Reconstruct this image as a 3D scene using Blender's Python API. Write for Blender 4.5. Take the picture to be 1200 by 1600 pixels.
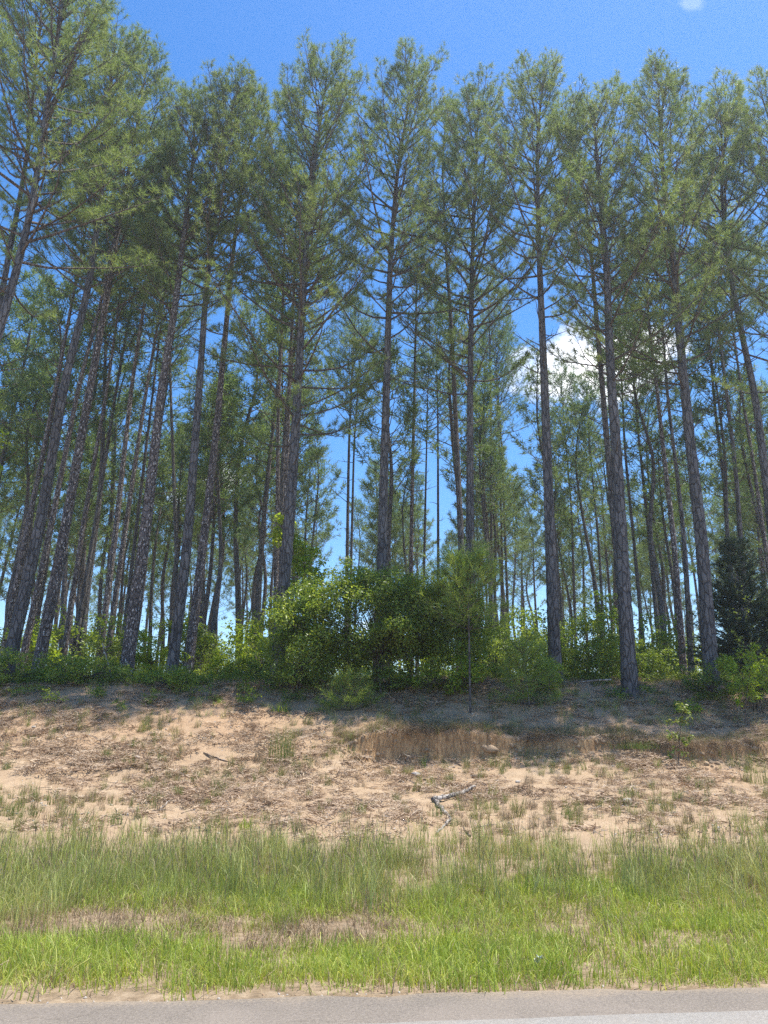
import bpy, math, random
import numpy as np
from mathutils import Vector, noise as mnoise

R = math.radians
scene = bpy.context.scene
for o in list(bpy.data.objects):
    bpy.data.objects.remove(o)
C = scene.collection
rng = np.random.default_rng(7)
random.seed(7)

# ---------------------------------------------------------------- camera, sky, sun, exposure
PITCH = 16.0
CAM_Z = 1.6
FPX = 1202.0
cam_d = bpy.data.cameras.new('camera')
cam = bpy.data.objects.new('camera', cam_d)
C.objects.link(cam)
cam.location = (0, 0, CAM_Z)
cam.rotation_euler = (R(90 + PITCH), 0, 0)
cam_d.sensor_fit = 'VERTICAL'
cam_d.sensor_height = 24.0
cam_d.lens = FPX / 1600 * 24.0
cam_d.clip_start = 0.1
cam_d.clip_end = 5000
scene.camera = cam

SUN_EL = 73.0
SUN_AZ = 76.0          # degrees from +Y towards +X: behind the trees, to the right
SUN_STRENGTH = 4.4
SKY_STRENGTH = 0.112
EXPOSURE = 0.98
FLARE_HAZE = 0.0012

cp, sp = math.cos(R(PITCH)), math.sin(R(PITCH))


def ray(px, py):
    u = (px - 600.0) / FPX
    v = (800.0 - py) / FPX
    return Vector((u, cp - v * sp, sp + v * cp))


def at(px, py, Y):
    """world point seen at photo pixel px,py on the plane at distance Y"""
    r = ray(px, py)
    t = Y / r.y
    return Vector((r.x * t, Y, CAM_Z + r.z * t))


def make_world():
    w = bpy.data.worlds.new('World')
    scene.world = w
    w.use_nodes = True
    nt = w.node_tree
    N = nt.nodes
    L = nt.links
    N.clear()
    out = N.new('ShaderNodeOutputWorld')
    bg = N.new('ShaderNodeBackground')
    sky = N.new('ShaderNodeTexSky')
    sky.sky_type = 'NISHITA'
    sky.sun_disc = False
    sky.sun_elevation = R(SUN_EL)
    sky.sun_rotation = R(SUN_AZ)
    sky.altitude = 100
    sky.air_density = 1.0
    sky.dust_density = 0.25
    sky.ozone_density = 2.5
    hs = N.new('ShaderNodeHueSaturation')
    hs.inputs['Hue'].default_value = 0.503
    hs.inputs['Saturation'].default_value = 1.32
    hs.inputs['Value'].default_value = 1.15
    L.new(sky.outputs[0], hs.inputs['Color'])
    tc = N.new('ShaderNodeTexCoord')
    base = hs.outputs[0]
    nz = N.new('ShaderNodeTexNoise')
    nz.inputs['Scale'].default_value = 14
    nz.inputs['Detail'].default_value = 9
    nz.inputs['Roughness'].default_value = 0.62
    L.new(tc.outputs['Generated'], nz.inputs['Vector'])

    def math_(op, a, b=None, clamp=False):
        n = N.new('ShaderNodeMath')
        n.operation = op
        n.use_clamp = clamp
        for i, v in enumerate((a, b)):
            if v is None:
                continue
            if isinstance(v, (int, float)):
                n.inputs[i].default_value = v
            else:
                L.new(v, n.inputs[i])
        return n.outputs[0]
    total = None
    # puffy clouds: photo pixel of the centre, half width and half height in pixels, solidity
    for (px, py, hw, hh, k) in [(930, 578, 104, 54, 1.0), (992, 548, 76, 44, 1.0), (880, 592, 46, 40, .9),
                                (812, 556, 26, 22, .45), (365, 752, 62, 26, .9), (285, 775, 40, 16, .7),
                                (1080, 5, 26, 12, .10), (835, 600, 20, 26, .35)]:
        d = ray(px, py).normalized()
        sub = N.new('ShaderNodeVectorMath')
        sub.operation = 'SUBTRACT'
        L.new(tc.outputs['Generated'], sub.inputs[0])
        sub.inputs[1].default_value = d
        mul = N.new('ShaderNodeVectorMath')
        mul.operation = 'MULTIPLY'
        L.new(sub.outputs[0], mul.inputs[0])
        mul.inputs[1].default_value = (FPX / hw, FPX / hh, FPX / hh)
        ln = N.new('ShaderNodeVectorMath')
        ln.operation = 'LENGTH'
        L.new(mul.outputs[0], ln.inputs[0])
        nn = math_('MULTIPLY', math_('SUBTRACT', nz.outputs['Fac'], 0.5), 3.4)
        e = math_('ADD', ln.outputs['Value'], nn)
        mr = N.new('ShaderNodeMapRange')
        mr.interpolation_type = 'SMOOTHSTEP'
        L.new(e, mr.inputs[0])
        mr.inputs[1].default_value = 1.15
        mr.inputs[2].default_value = 0.55
        mr.inputs[3].default_value = 0
        mr.inputs[4].default_value = k
        total = mr.outputs[0] if total is None else math_('MAXIMUM', total, mr.outputs[0])
    # broken low clouds all round the horizon
    sx = N.new('ShaderNodeSeparateXYZ')
    L.new(tc.outputs['Generated'], sx.inputs[0])
    mp = N.new('ShaderNodeMapping')
    mp.inputs['Scale'].default_value = (5, 5, 16)
    L.new(tc.outputs['Generated'], mp.inputs['Vector'])
    n2 = N.new('ShaderNodeTexNoise')
    n2.inputs['Scale'].default_value = 1.3
    n2.inputs['Detail'].default_value = 8
    n2.inputs['Roughness'].default_value = 0.6
    L.new(mp.outputs[0], n2.inputs['Vector'])
    low = N.new('ShaderNodeMapRange')
    L.new(sx.outputs['Z'], low.inputs[0])
    low.inputs[1].default_value = 0.02
    low.inputs[2].default_value = 0.24
    low.inputs[3].default_value = 0.12
    low.inputs[4].default_value = -0.32
    m = math_('ADD', n2.outputs['Fac'], low.outputs[0])
    mr = N.new('ShaderNodeMapRange')
    mr.interpolation_type = 'SMOOTHSTEP'
    L.new(m, mr.inputs[0])
    mr.inputs[1].default_value = 0.54
    mr.inputs[2].default_value = 0.70
    total = math_('MAXIMUM', total, mr.outputs[0])
    mix = N.new('ShaderNodeMix')
    mix.data_type = 'RGBA'
    L.new(total, mix.inputs[0])
    L.new(base, mix.inputs[6])
    # cloud brightness follows its own thickness noise
    cr = N.new('ShaderNodeValToRGB')
    cr.color_ramp.elements[0].position = 0.38
    cr.color_ramp.elements[0].color = (5.6, 6.0, 6.8, 1)
    cr.color_ramp.elements[1].position = 0.6
    cr.color_ramp.elements[1].color = (12, 11.9, 11.8, 1)
    L.new(nz.outputs['Fac'], cr.inputs[0])
    L.new(cr.outputs[0], mix.inputs[7])
    L.new(mix.outputs[2], bg.inputs['Color'])
    bg.inputs['Strength'].default_value = SKY_STRENGTH
    L.new(bg.outputs[0], out.inputs['Surface'])


make_world()
sun_d = bpy.data.lights.new('sun', 'SUN')
sun_d.energy = SUN_STRENGTH
sun_d.angle = R(0.55)
sun_d.color = (1.0, 0.95, 0.86)
sun = bpy.data.objects.new('sun', sun_d)
C.objects.link(sun)
sd = Vector((math.sin(R(SUN_AZ)) * math.cos(R(SUN_EL)), math.cos(R(SUN_AZ)) * math.cos(R(SUN_EL)), math.sin(R(SUN_EL))))
sun.rotation_euler = sd.to_track_quat('Z', 'Y').to_euler()
sun.location = (0, 0, 60)

scene.view_settings.view_transform = 'Standard'
scene.view_settings.look = 'None'
scene.view_settings.exposure = EXPOSURE
scene.view_settings.gamma = 1.0
scene.view_settings.use_curve_mapping = False
scene.cycles.use_denoising = False
scene.cycles.max_bounces = 6
scene.cycles.diffuse_bounces = 3
scene.cycles.glossy_bounces = 2
scene.cycles.transmission_bounces = 4
scene.cycles.transparent_max_bounces = 4
scene.cycles.caustics_reflective = False
scene.cycles.caustics_refractive = False


# ---------------------------------------------------------------- helpers
def smooth(a, b, x):
    t = np.clip((np.asarray(x, float) - a) / (b - a), 0, 1)
    return t * t * (3 - 2 * t)


def _lat(ix, iy, seed):
    h = (ix * 374761393 + iy * 668265263 + seed * 1274126177) & 0xFFFFFFFF
    h = ((h ^ (h >> 13)) * 1274126177) & 0xFFFFFFFF
    return ((h ^ (h >> 16)) & 0xFFFF) / 65535.0


def vnoise(x, y, seed=0):
    x = np.asarray(x, float)
    y = np.asarray(y, float)
    ix = np.floor(x).astype(np.int64)
    iy = np.floor(y).astype(np.int64)
    fx = x - ix
    fy = y - iy
    fx = fx * fx * (3 - 2 * fx)
    fy = fy * fy * (3 - 2 * fy)
    a = _lat(ix, iy, seed)
    b = _lat(ix + 1, iy, seed)
    c = _lat(ix, iy + 1, seed)
    d = _lat(ix + 1, iy + 1, seed)
    return (a * (1 - fx) + b * fx) * (1 - fy) + (c * (1 - fx) + d * fx) * fy - 0.5


def fbm(x, y, seed=0, oct=4):
    s, a = 0, 1.0
    for k in range(oct):
        s = s + a * vnoise(x * 2 ** k, y * 2 ** k, seed + k * 17)
        a *= 0.5
    return s


def edge_y(x):
    """where the road ends and the verge begins"""
    return 5.56 + 0.06 * np.clip(x, -60, 60)


PY = [0, 5.4, 5.9, 8.0, 9.5, 11.8, 14.5, 17.0, 19.0, 21.0, 23.0, 26.0, 40, 80, 140, 400, 3000]
PZ_SMOOTH = [-.03, -.03, -.03, -.16, -.14, .02, .30, .68, 1.25, 2.1, 2.92, 3.25, 3.6, 4.4, 2.5, -4, -20]
PZ_CUT = [-.03, -.03, -.03, -.16, -.14, .02, .26, .52, .76, 1.02, 2.92, 3.25, 3.6, 4.4, 2.5, -4, -20]


def cut_line(xs):
    xs = np.asarray(xs, float)
    return (19.15 + 0.55 * fbm(xs * .33, xs * 0 + 3.1, 5, 4) + 0.05 * np.sin(xs * 2.3)
            - .33 * smooth(5.6, 7.2, xs) * (1 - smooth(9, 12, xs)) + .22 * vnoise(xs * 2.1, xs * 0, 55) + .12 * vnoise(xs * 5.5, xs * 0, 56))


def ground_z(x, y):
    x = np.asarray(x, float)
    y = np.asarray(y, float)
    xs, ys = x, y - 0.05 * np.clip(x, -30, 30)
    zs = np.interp(ys, PY, PZ_SMOOTH)
    # the cut bank: a step between the worn slope and the turf above
    line = cut_line(xs)
    amt = smooth(-1.1, -.2, xs) * (1 - .48 * smooth(2.2, 3.0, xs)) * (1 - 0.35 * smooth(5.0, 5.6, xs) * (1 - smooth(6.2, 7.0, xs))) * (1 - smooth(16, 20, xs))
    low = np.interp(ys, [0, 5.4, 5.9, 8, 9.5, 11.8, 14.5, 17, 19, 20, 24, 3000], [-.03, -.03, -.03, -.16, -.14, .02, .28, .56, .84, .98, 1.2, 1.2])
    high = np.interp(ys, [0, 17, 18.9, 20.2, 21.6, 23.0, 26, 40, 80, 140, 400, 3000], [1.4, 1.4, 1.56, 1.86, 2.4, 2.95, 3.25, 3.6, 4.4, 2.5, -4, -20])
    st = .88 * smooth(-.05, .07, ys - line + .07 * vnoise(x * 6.2, y * 6.2, 9)) + .12 * smooth(-.5, .1, ys - line + .3 * vnoise(x * 3, y * 3, 19))
    zc = low * (1 - st) + high * st
    z = zs * (1 - amt) + zc * amt
    verge = smooth(0.1, 1.0, y - edge_y(x))
    z = z + verge * (0.10 * fbm(x * .35, y * .35, 2, 3) + .035 * fbm(x * 1.7, y * 1.7, 3, 3))
    rough = smooth(11.5, 13.5, y)
    z = z + rough * (.045 * fbm(x * 3.1, y * 3.1, 31, 3) + .03 * vnoise(x * 9, y * 9, 41))
    # bulging brow at left of the bush, hollow under the bush
    z = z + .25 * np.exp(-((xs - 2.2) ** 2 / 6 + (ys - 22) ** 2 / 3))
    return z


def gz(x, y):
    return float(ground_z(np.array([x]), np.array([y]))[0])


def new_mesh(name, V, F, mat=None, smooth_=False, mats=None, midx=None):
    """V (n,3) array, F (m,3) or (m,4) int array or list of arrays"""
    me = bpy.data.meshes.new(name)
    V = np.asarray(V, np.float32).reshape(-1, 3)
    if isinstance(F, np.ndarray):
        F = [F]
    F = [np.asarray(f, np.int32) for f in F if len(f)]
    loops = np.concatenate([f.ravel() for f in F])
    sizes = np.concatenate([np.full(len(f), f.shape[1], np.int32) for f in F])
    starts = np.concatenate([[0], np.cumsum(sizes)[:-1]]).astype(np.int32)
    me.vertices.add(len(V))
    me.vertices.foreach_set('co', V.ravel())
    me.loops.add(len(loops))
    me.loops.foreach_set('vertex_index', loops)
    me.polygons.add(len(sizes))
    me.polygons.foreach_set('loop_start', starts)
    me.polygons.foreach_set('loop_total', sizes)
    if smooth_:
        me.polygons.foreach_set('use_smooth', np.ones(len(sizes), bool))
    if mats:
        for m in mats:
            me.materials.append(m)
        me.polygons.foreach_set('material_index', np.asarray(midx, np.int32))
    elif mat:
        me.materials.append(mat)
    me.update(calc_edges=True)
    return me


def link(name, me, parent=None, loc=None, rot=None):
    o = bpy.data.objects.new(name, me)
    C.objects.link(o)
    if parent is not None:
        o.parent = parent
    if loc is not None:
        o.location = loc
    if rot is not None:
        o.rotation_euler = rot
    return o


def tag(o, label=None, cat=None, group=None, kind=None):
    if label:
        o['label'] = label
    if cat:
        o['category'] = cat
    if group:
        o['group'] = group
    if kind:
        o['kind'] = kind
    return o


def thing(name, label, cat, loc=(0, 0, 0), rz=0, group=None):
    o = bpy.data.objects.new(name, None)
    o.empty_display_size = .3
    C.objects.link(o)
    o.location = loc
    o.rotation_euler = (0, 0, rz)
    return tag(o, label, cat, group)


def copy_tree(o, parent=None):
    c = o.copy()
    C.objects.link(c)
    if parent is not None:
        c.parent = parent
    for ch in [q for q in KIDS.get(o.name, [])]:
        copy_tree(ch, c)
    return c


KIDS = {}


def kids(o, *ch):
    KIDS.setdefault(o.name, []).extend(ch)


class Tubes:
    def __init__(s):
        s.V = []
        s.F = []
        s.n = 0

    def add(s, pts, rad, sides=5, cap=False, jitter=0.0, r=None):
        P = np.asarray(pts, float)
        n = len(P)
        T = np.gradient(P, axis=0)
        T /= np.linalg.norm(T, axis=1)[:, None] + 1e-9
        up = np.array([0, 0, 1.0]) if abs(T[0][2]) < .8 else np.array([1.0, 0, 0])
        A = np.cross(T, up)
        A /= np.linalg.norm(A, axis=1)[:, None] + 1e-9
        B = np.cross(T, A)
        th = np.arange(sides) * 2 * math.pi / sides
        rad = np.broadcast_to(np.asarray(rad, float), (n,))
        rr = rad[:, None] * np.ones((1, sides))
        if jitter:
            rr = rr * (1 + jitter * (rng.random((n, sides)) - .5))
        ring = P[:, None, :] + rr[:, :, None] * (np.cos(th)[None, :, None] * A[:, None, :] + np.sin(th)[None, :, None] * B[:, None, :])
        s.V.append(ring.reshape(-1, 3))
        i = np.arange(n - 1)[:, None] * sides
        j = np.arange(sides)[None, :]
        j2 = (j + 1) % sides
        q = np.stack([i + j, i + j2, i + sides + j2, i + sides + j], -1).reshape(-1, 4) + s.n
        s.F.append(q)
        s.n += n * sides

    def mesh(s, name, mat, smooth_=True):
        return new_mesh(name, np.concatenate(s.V), np.concatenate(s.F), mat, smooth_)


# ---------------------------------------------------------------- materials
def mat_new(name):
    m = bpy.data.materials.new(name)
    m.use_nodes = True
    nt = m.node_tree
    nt.nodes.clear()
    out = nt.nodes.new('ShaderNodeOutputMaterial')
    return m, nt, out


def n_noise(nt, vec, scale, detail=4, rough=.55):
    n = nt.nodes.new('ShaderNodeTexNoise')
    n.inputs['Scale'].default_value = scale
    n.inputs['Detail'].default_value = detail
    n.inputs['Roughness'].default_value = rough
    if vec is not None:
        nt.links.new(vec, n.inputs['Vector'])
    return n.outputs['Fac']


def n_ramp(nt, fac, stops, interp='LINEAR'):
    n = nt.nodes.new('ShaderNodeValToRGB')
    n.color_ramp.interpolation = interp
    el = n.color_ramp.elements
    while len(el) < len(stops):
        el.new(0.5)
    for e, (p, c) in zip(el, stops):
        e.position = p
        e.color = (c[0], c[1], c[2], 1) if hasattr(c, '__len__') else (c, c, c, 1)
    nt.links.new(fac, n.inputs[0])
    return n.outputs[0]


def n_mix(nt, fac, a, b, mode='MIX'):
    n = nt.nodes.new('ShaderNodeMix')
    n.data_type = 'RGBA'
    n.blend_type = mode
    for sock, v in ((n.inputs[0], fac), (n.inputs[6], a), (n.inputs[7], b)):
        if isinstance(v, (int, float)):
            sock.default_value = v
        elif isinstance(v, tuple):
            sock.default_value = (v[0], v[1], v[2], 1)
        else:
            nt.links.new(v, sock)
    return n.outputs[2]


def n_math(nt, op, a, b=0.0, clamp=False):
    n = nt.nodes.new('ShaderNodeMath')
    n.operation = op
    n.use_clamp = clamp
    for i, v in enumerate((a, b)):
        if isinstance(v, (int, float)):
            n.inputs[i].default_value = v
        else:
            nt.links.new(v, n.inputs[i])
    return n.outputs[0]


def n_bump(nt, height, strength=.5, dist=.02):
    n = nt.nodes.new('ShaderNodeBump')
    n.inputs['Strength'].default_value = strength
    n.inputs['Distance'].default_value = dist
    nt.links.new(height, n.inputs['Height'])
    return n.outputs[0]


def n_principled(nt, out, color, rough=.8, spec=.3, normal=None):
    p = nt.nodes.new('ShaderNodeBsdfPrincipled')
    p.inputs['Roughness'].default_value = rough
    p.inputs['Specular IOR Level'].default_value = spec
    if isinstance(color, tuple):
        p.inputs['Base Color'].default_value = (*color[:3], 1)
    else:
        nt.links.new(color, p.inputs['Base Color'])
    if normal is not None:
        nt.links.new(normal, p.inputs['Normal'])
    if out is not None:
        nt.links.new(p.outputs[0], out.inputs['Surface'])
    return p


def leaf_mat(name, dark, light, warm=None, trans=.4, rough=.45, spec=.4, nscale=1.3, wamt=.25, tcol=(1.25, 1.2, .6)):
    """foliage: mottled by position and by instance, lets light through"""
    m, nt, out = mat_new(name)
    geo = nt.nodes.new('ShaderNodeNewGeometry')
    oi = nt.nodes.new('ShaderNodeObjectInfo')
    f = n_noise(nt, geo.outputs['Position'], nscale, 5, .65)
    f = n_math(nt, 'ADD', f, n_math(nt, 'MULTIPLY', n_math(nt, 'SUBTRACT', geo.outputs['Random Per Island'], .5), .35))
    f = n_math(nt, 'ADD', f, n_math(nt, 'MULTIPLY', n_math(nt, 'SUBTRACT', oi.outputs['Random'], .5), .22))
    col = n_ramp(nt, f, [(.3, dark), (.7, light)])
    if warm:
        g = n_noise(nt, geo.outputs['Position'], nscale * .5 + .1, 3)
        g = n_math(nt, 'ADD', g, n_math(nt, 'MULTIPLY', n_math(nt, 'SUBTRACT', geo.outputs['Random Per Island'], .5), .5))
        gm = n_ramp(nt, g, [(.52, 0.0), (.74, wamt * 3)])
        col = n_mix(nt, gm, col, warm)
    p = n_principled(nt, None, col, rough, spec)
    tr = nt.nodes.new('ShaderNodeBsdfTranslucent')
    tcn = n_mix(nt, 1.0, col, tcol, 'MULTIPLY')
    nt.links.new(tcn, tr.inputs['Color'])
    ms = nt.nodes.new('ShaderNodeMixShader')
    ms.inputs[0].default_value = trans
    nt.links.new(p.outputs[0], ms.inputs[1])
    nt.links.new(tr.outputs[0], ms.inputs[2])
    nt.links.new(ms.outputs[0], out.inputs['Surface'])
    return m


M = {}
M['needle'] = leaf_mat('pine_needles', (.095, .16, .065), (.25, .33, .135), (.34, .32, .12), trans=.5, rough=.5, spec=.28, nscale=.9, wamt=.12)
M['needle_far'] = leaf_mat('pine_needles_far', (.08, .14, .065), (.18, .26, .12), (.24, .24, .10), trans=.5, rough=.5, spec=.25, nscale=.5, wamt=.10)
M['needle_young'] = leaf_mat('young_pine_needles', (.20, .30, .06), (.35, .46, .12), (.42, .42, .12), trans=.55, rough=.4, spec=.5, nscale=2.0, wamt=.2)
M['leaf_dark'] = leaf_mat('dark_bush_leaves', (.15, .23, .04), (.30, .40, .07), (.45, .49, .10), trans=.55, rough=.35, spec=.5, nscale=1.6, wamt=.2)
M['leaf_mid'] = leaf_mat('mid_green_leaves', (.12, .19, .035), (.24, .34, .06), (.34, .40, .07), trans=.55, rough=.4, nscale=1.8, wamt=.25)
M['leaf_lime'] = leaf_mat('lime_leaves', (.20, .30, .03), (.36, .48, .05), (.44, .48, .07), trans=.6, rough=.4, nscale=2.5, wamt=.25)
M['cedar'] = leaf_mat('cedar_sprays', (.025, .045, .022), (.055, .085, .04), None, trans=.2, rough=.6, nscale=2.0)
M['grass_green'] = leaf_mat('green_grass_blades', (.25, .34, .05), (.46, .54, .10), (.55, .50, .17), trans=.35, rough=.5, nscale=1.1, wamt=.2)
M['grass_tall'] = leaf_mat('tall_grass_blades', (.27, .32, .09), (.48, .51, .18), (.6, .5, .24), trans=.3, rough=.5, nscale=.8, wamt=.22)
M['grass_dry'] = leaf_mat('dry_grass_blades', (.24, .17, .10), (.42, .32, .20), (.5, .4, .25), trans=.2, rough=.7, nscale=1.2, wamt=.2, tcol=(1.1, 1, .8))
M['weed'] = leaf_mat('weed_leaves', (.11, .17, .04), (.22, .29, .07), (.34, .30, .10), trans=.4, rough=.5, nscale=3, wamt=.2)


def bark_mat(name, dark, light, flake_glint, zs=.28, flk=.5, fls=16):
    m, nt, out = mat_new(name)
    tc = nt.nodes.new('ShaderNodeNewGeometry')
    mp = nt.nodes.new('ShaderNodeMapping')
    mp.inputs['Scale'].default_value = (1, 1, zs)
    nt.links.new(tc.outputs['Position'], mp.inputs['Vector'])
    v = nt.nodes.new('ShaderNodeTexVoronoi')
    v.inputs['Scale'].default_value = 9
    v.feature = 'DISTANCE_TO_EDGE'
    nt.links.new(mp.outputs[0], v.inputs['Vector'])
    v2 = nt.nodes.new('ShaderNodeTexVoronoi')
    v2.inputs['Scale'].default_value = 9
    nt.links.new(mp.outputs[0], v2.inputs['Vector'])
    crack = n_ramp(nt, v.outputs['Distance'], [(0.0, 0.0), (.12, 1.0)])
    f = n_noise(nt, mp.outputs[0], 9, 6, .7)
    plate = n_mix(nt, .5, f, v2.outputs['Color'])
    col = n_ramp(nt, plate, [(.25, dark), (.75, light)])
    fl = n_noise(nt, mp.outputs[0], fls, 3, .6)
    flm = n_ramp(nt, fl, [(.57, 0.0), (.64, flk)])
    col = n_mix(nt, flm, col, flake_glint)
    col = n_mix(nt, crack, n_mix(nt, 1.0, col, (.35, .32, .30), 'MULTIPLY'), col)
    h = n_math(nt, 'ADD', crack, n_math(nt, 'MULTIPLY', f, .6))
    n_principled(nt, out, col, .85, .25, n_bump(nt, h, .9, .025))
    return m


M['bark'] = bark_mat('pine_bark', (.08, .075, .075), (.185, .17, .165), (.26, .24, .23), .28, .35)
M['bark_red'] = bark_mat('flaky_red_brown_bark_sun_flecks', (.085, .07, .065), (.20, .165, .15), (.78, .72, .68), .45, .8, 24)  # bright fleck colour paints sunlit glints onto the flaky bark
M['bark_far'] = bark_mat('distant_bark', (.085, .08, .078), (.18, .165, .16), (.3, .28, .27), .4, .4)
M['twig'] = bark_mat('twig_bark', (.085, .065, .055), (.17, .135, .11), (.25, .22, .2))
M['deadwood'] = bark_mat('weathered_deadwood', (.22, .19, .16), (.45, .40, .35), (.6, .55, .5), .3, .5)


def ground_mat():
    m, nt, out = mat_new('roadside_ground')
    geo = nt.nodes.new('ShaderNodeNewGeometry')
    pos = geo.outputs['Position']
    sep = nt.nodes.new('ShaderNodeSeparateXYZ')
    nt.links.new(pos, sep.inputs[0])
    nsep = nt.nodes.new('ShaderNodeSeparateXYZ')
    nt.links.new(geo.outputs['Normal'], nsep.inputs[0])
    big = n_noise(nt, pos, .45, 5, .6)
    mid = n_noise(nt, pos, 2.2, 6, .65)
    fine = n_noise(nt, pos, 14, 6, .7)
    grit = n_noise(nt, pos, 60, 4, .7)
    # sandy clay subsoil
    sand = n_ramp(nt, mid, [(.3, (.31, .21, .125)), (.5, (.43, .31, .195)), (.7, (.51, .39, .26))])
    sand = n_mix(nt, n_ramp(nt, fine, [(.35, .0), (.6, .55)]), sand, (.43, .32, .21))
    sand = n_mix(nt, n_ramp(nt, grit, [(.40, .75), (.52, 0.0)]), sand, (.22, .14, .085))
    # dead needle litter
    mp = nt.nodes.new('ShaderNodeMapping')
    mp.inputs['Scale'].default_value = (1, 2.4, 1)
    nt.links.new(pos, mp.inputs['Vector'])
    lf = n_noise(nt, mp.outputs[0], 22, 7, .75)
    litter = n_ramp(nt, lf, [(.3, (.24, .14, .08)), (.5, (.40, .26, .155)), (.7, (.53, .39, .26))])
    zone = n_math(nt, 'ADD', n_ramp(nt, n_math(nt, 'MULTIPLY', sep.outputs['Y'], .04), [(.44, 0.0), (.70, .22), (.84, .66)]), n_math(nt, 'MULTIPLY', n_math(nt, 'SUBTRACT', big, .5), 1.0))
    zone = n_math(nt, 'ADD', zone, n_math(nt, 'MULTIPLY', n_math(nt, 'SUBTRACT', fine, .5), 1.1))
    lm = n_ramp(nt, zone, [(.24, 0.0), (.56, .78)])
    col = n_mix(nt, lm, sand, litter)
    # raw orange clay on the steep cut
    mc = nt.nodes.new('ShaderNodeMapping')
    mc.inputs['Scale'].default_value = (3.2, 1, .9)
    nt.links.new(pos, mc.inputs['Vector'])
    clay = n_ramp(nt, n_noise(nt, mc.outputs[0], 5, 8, .75), [(.34, (.17, .09, .04)), (.48, (.42, .245, .115)), (.6, (.54, .345, .17)), (.75, (.62, .45, .26))])
    steep = n_ramp(nt, nsep.outputs['Z'], [(.42, .9), (.70, 0.0)])
    col = n_mix(nt, steep, col, clay)
    # soil beneath the verge grass: dark thatch
    th = n_ramp(nt, n_noise(nt, pos, 9, 6, .7), [(.3, (.16, .115, .07)), (.5, (.30, .22, .14)), (.7, (.44, .34, .23))])
    vg = n_math(nt, 'ADD', n_math(nt, 'MULTIPLY', sep.outputs['Y'], .04), n_math(nt, 'MULTIPLY', n_math(nt, 'SUBTRACT', big, .5), .12))
    vm = n_ramp(nt, vg, [(.46, 1.0), (.5, 0.0)])
    col = n_mix(nt, vm, col, th)
    h = n_math(nt, 'ADD', n_math(nt, 'MULTIPLY', fine, .7), n_math(nt, 'ADD', n_math(nt, 'MULTIPLY', grit, .3), n_math(nt, 'MULTIPLY', lf, .3)))
    n_principled(nt, out, col, .95, .15, n_bump(nt, h, .8, .05))
    return m


M['ground'] = ground_mat()


def asphalt_mat(name, a, b, crack=True):
    m, nt, out = mat_new(name)
    geo = nt.nodes.new('ShaderNodeNewGeometry')
    pos = geo.outputs['Position']
    g = n_noise(nt, pos, 95, 3, .85)
    g2 = n_noise(nt, pos, 45, 5, .75)
    bgn = n_noise(nt, pos, 1.6, 5, .6)
    col = n_ramp(nt, n_mix(nt, .5, g, g2), [(.34, a), (.64, b)])
    col = n_mix(nt, n_ramp(nt, bgn, [(.4, 0.0), (.7, .35)]), col, (.36, .30, .25))
    ck = nt.nodes.new('ShaderNodeTexVoronoi')
    ck.feature = 'DISTANCE_TO_EDGE'
    ck.inputs['Scale'].default_value = 1.1
    wv = nt.nodes.new('ShaderNodeVectorMath')
    wv.operation = 'MULTIPLY_ADD'
    nz = nt.nodes.new('ShaderNodeTexNoise')
    nz.inputs['Scale'].default_value = 3.0
    nz.inputs['Detail'].default_value = 5
    nt.links.new(pos, nz.inputs['Vector'])
    nt.links.new(nz.outputs['Color'], wv.inputs[0])
    wv.inputs[1].default_value = (.5, .5, 0)
    nt.links.new(pos, wv.inputs[2])
    nt.links.new(wv.outputs[0], ck.inputs['Vector'])
    col = n_mix(nt, n_ramp(nt, ck.outputs['Distance'], [(.002, .2 if crack else 0.0), (.009, 0.0)]), col, (.06, .05, .04))
    sep = nt.nodes.new('ShaderNodeSeparateXYZ')
    nt.links.new(pos, sep.inputs[0])
    off = n_math(nt, 'SUBTRACT', sep.outputs['Y'], n_math(nt, 'MULTIPLY', sep.outputs['X'], .06))
    off = n_math(nt, 'ADD', n_math(nt, 'SUBTRACT', off, 5.0), n_math(nt, 'MULTIPLY', n_math(nt, 'SUBTRACT', g2, .5), .5))
    off = n_math(nt, 'ADD', off, n_math(nt, 'MULTIPLY', n_math(nt, 'SUBTRACT', bgn, .5), .5))
    col = n_mix(nt, n_ramp(nt, off, [(.42, 0.0), (.68, .8)]), col, (.43, .33, .22))
    dots = n_ramp(nt, g, [(.66, 0.0), (.74, .7)])
    col = n_mix(nt, dots, col, (.55, .50, .44))
    n_principled(nt, out, col, .9, .3, n_bump(nt, n_mix(nt, .5, g, g2), .8, .01))
    return m


M['asphalt'] = asphalt_mat('worn_asphalt', (.11, .092, .076), (.32, .275, .23))
M['asphalt_lane'] = asphalt_mat('lane_asphalt', (.22, .205, .185), (.42, .395, .36), False)


def plain_mat(name, a, b, scale=12, rough=.8, spec=.3, bump=.4):
    m, nt, out = mat_new(name)
    geo = nt.nodes.new('ShaderNodeNewGeometry')
    f = n_noise(nt, geo.outputs['Position'], scale, 6, .65)
    n_principled(nt, out, n_ramp(nt, f, [(.3, a), (.7, b)]), rough, spec, n_bump(nt, f, bump, .02))
    return m


M['stone'] = plain_mat('grey_stone', (.22, .20, .19), (.45, .42, .38), 14)
M['pale_stone'] = plain_mat('pale_stone', (.34, .30, .25), (.52, .47, .40), 14)
M['clod'] = plain_mat('clay_clod', (.27, .175, .10), (.43, .31, .195), 10)
M['plastic'] = plain_mat('pale_plastic_film', (.55, .62, .60), (.80, .83, .80), 20, .5, .3)
M['straw'] = leaf_mat('dead_needle_litter', (.28, .19, .125), (.48, .36, .25), (.62, .50, .36), trans=.1, rough=.8, spec=.2, nscale=2, wamt=.2, tcol=(1, 1, 1))


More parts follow.
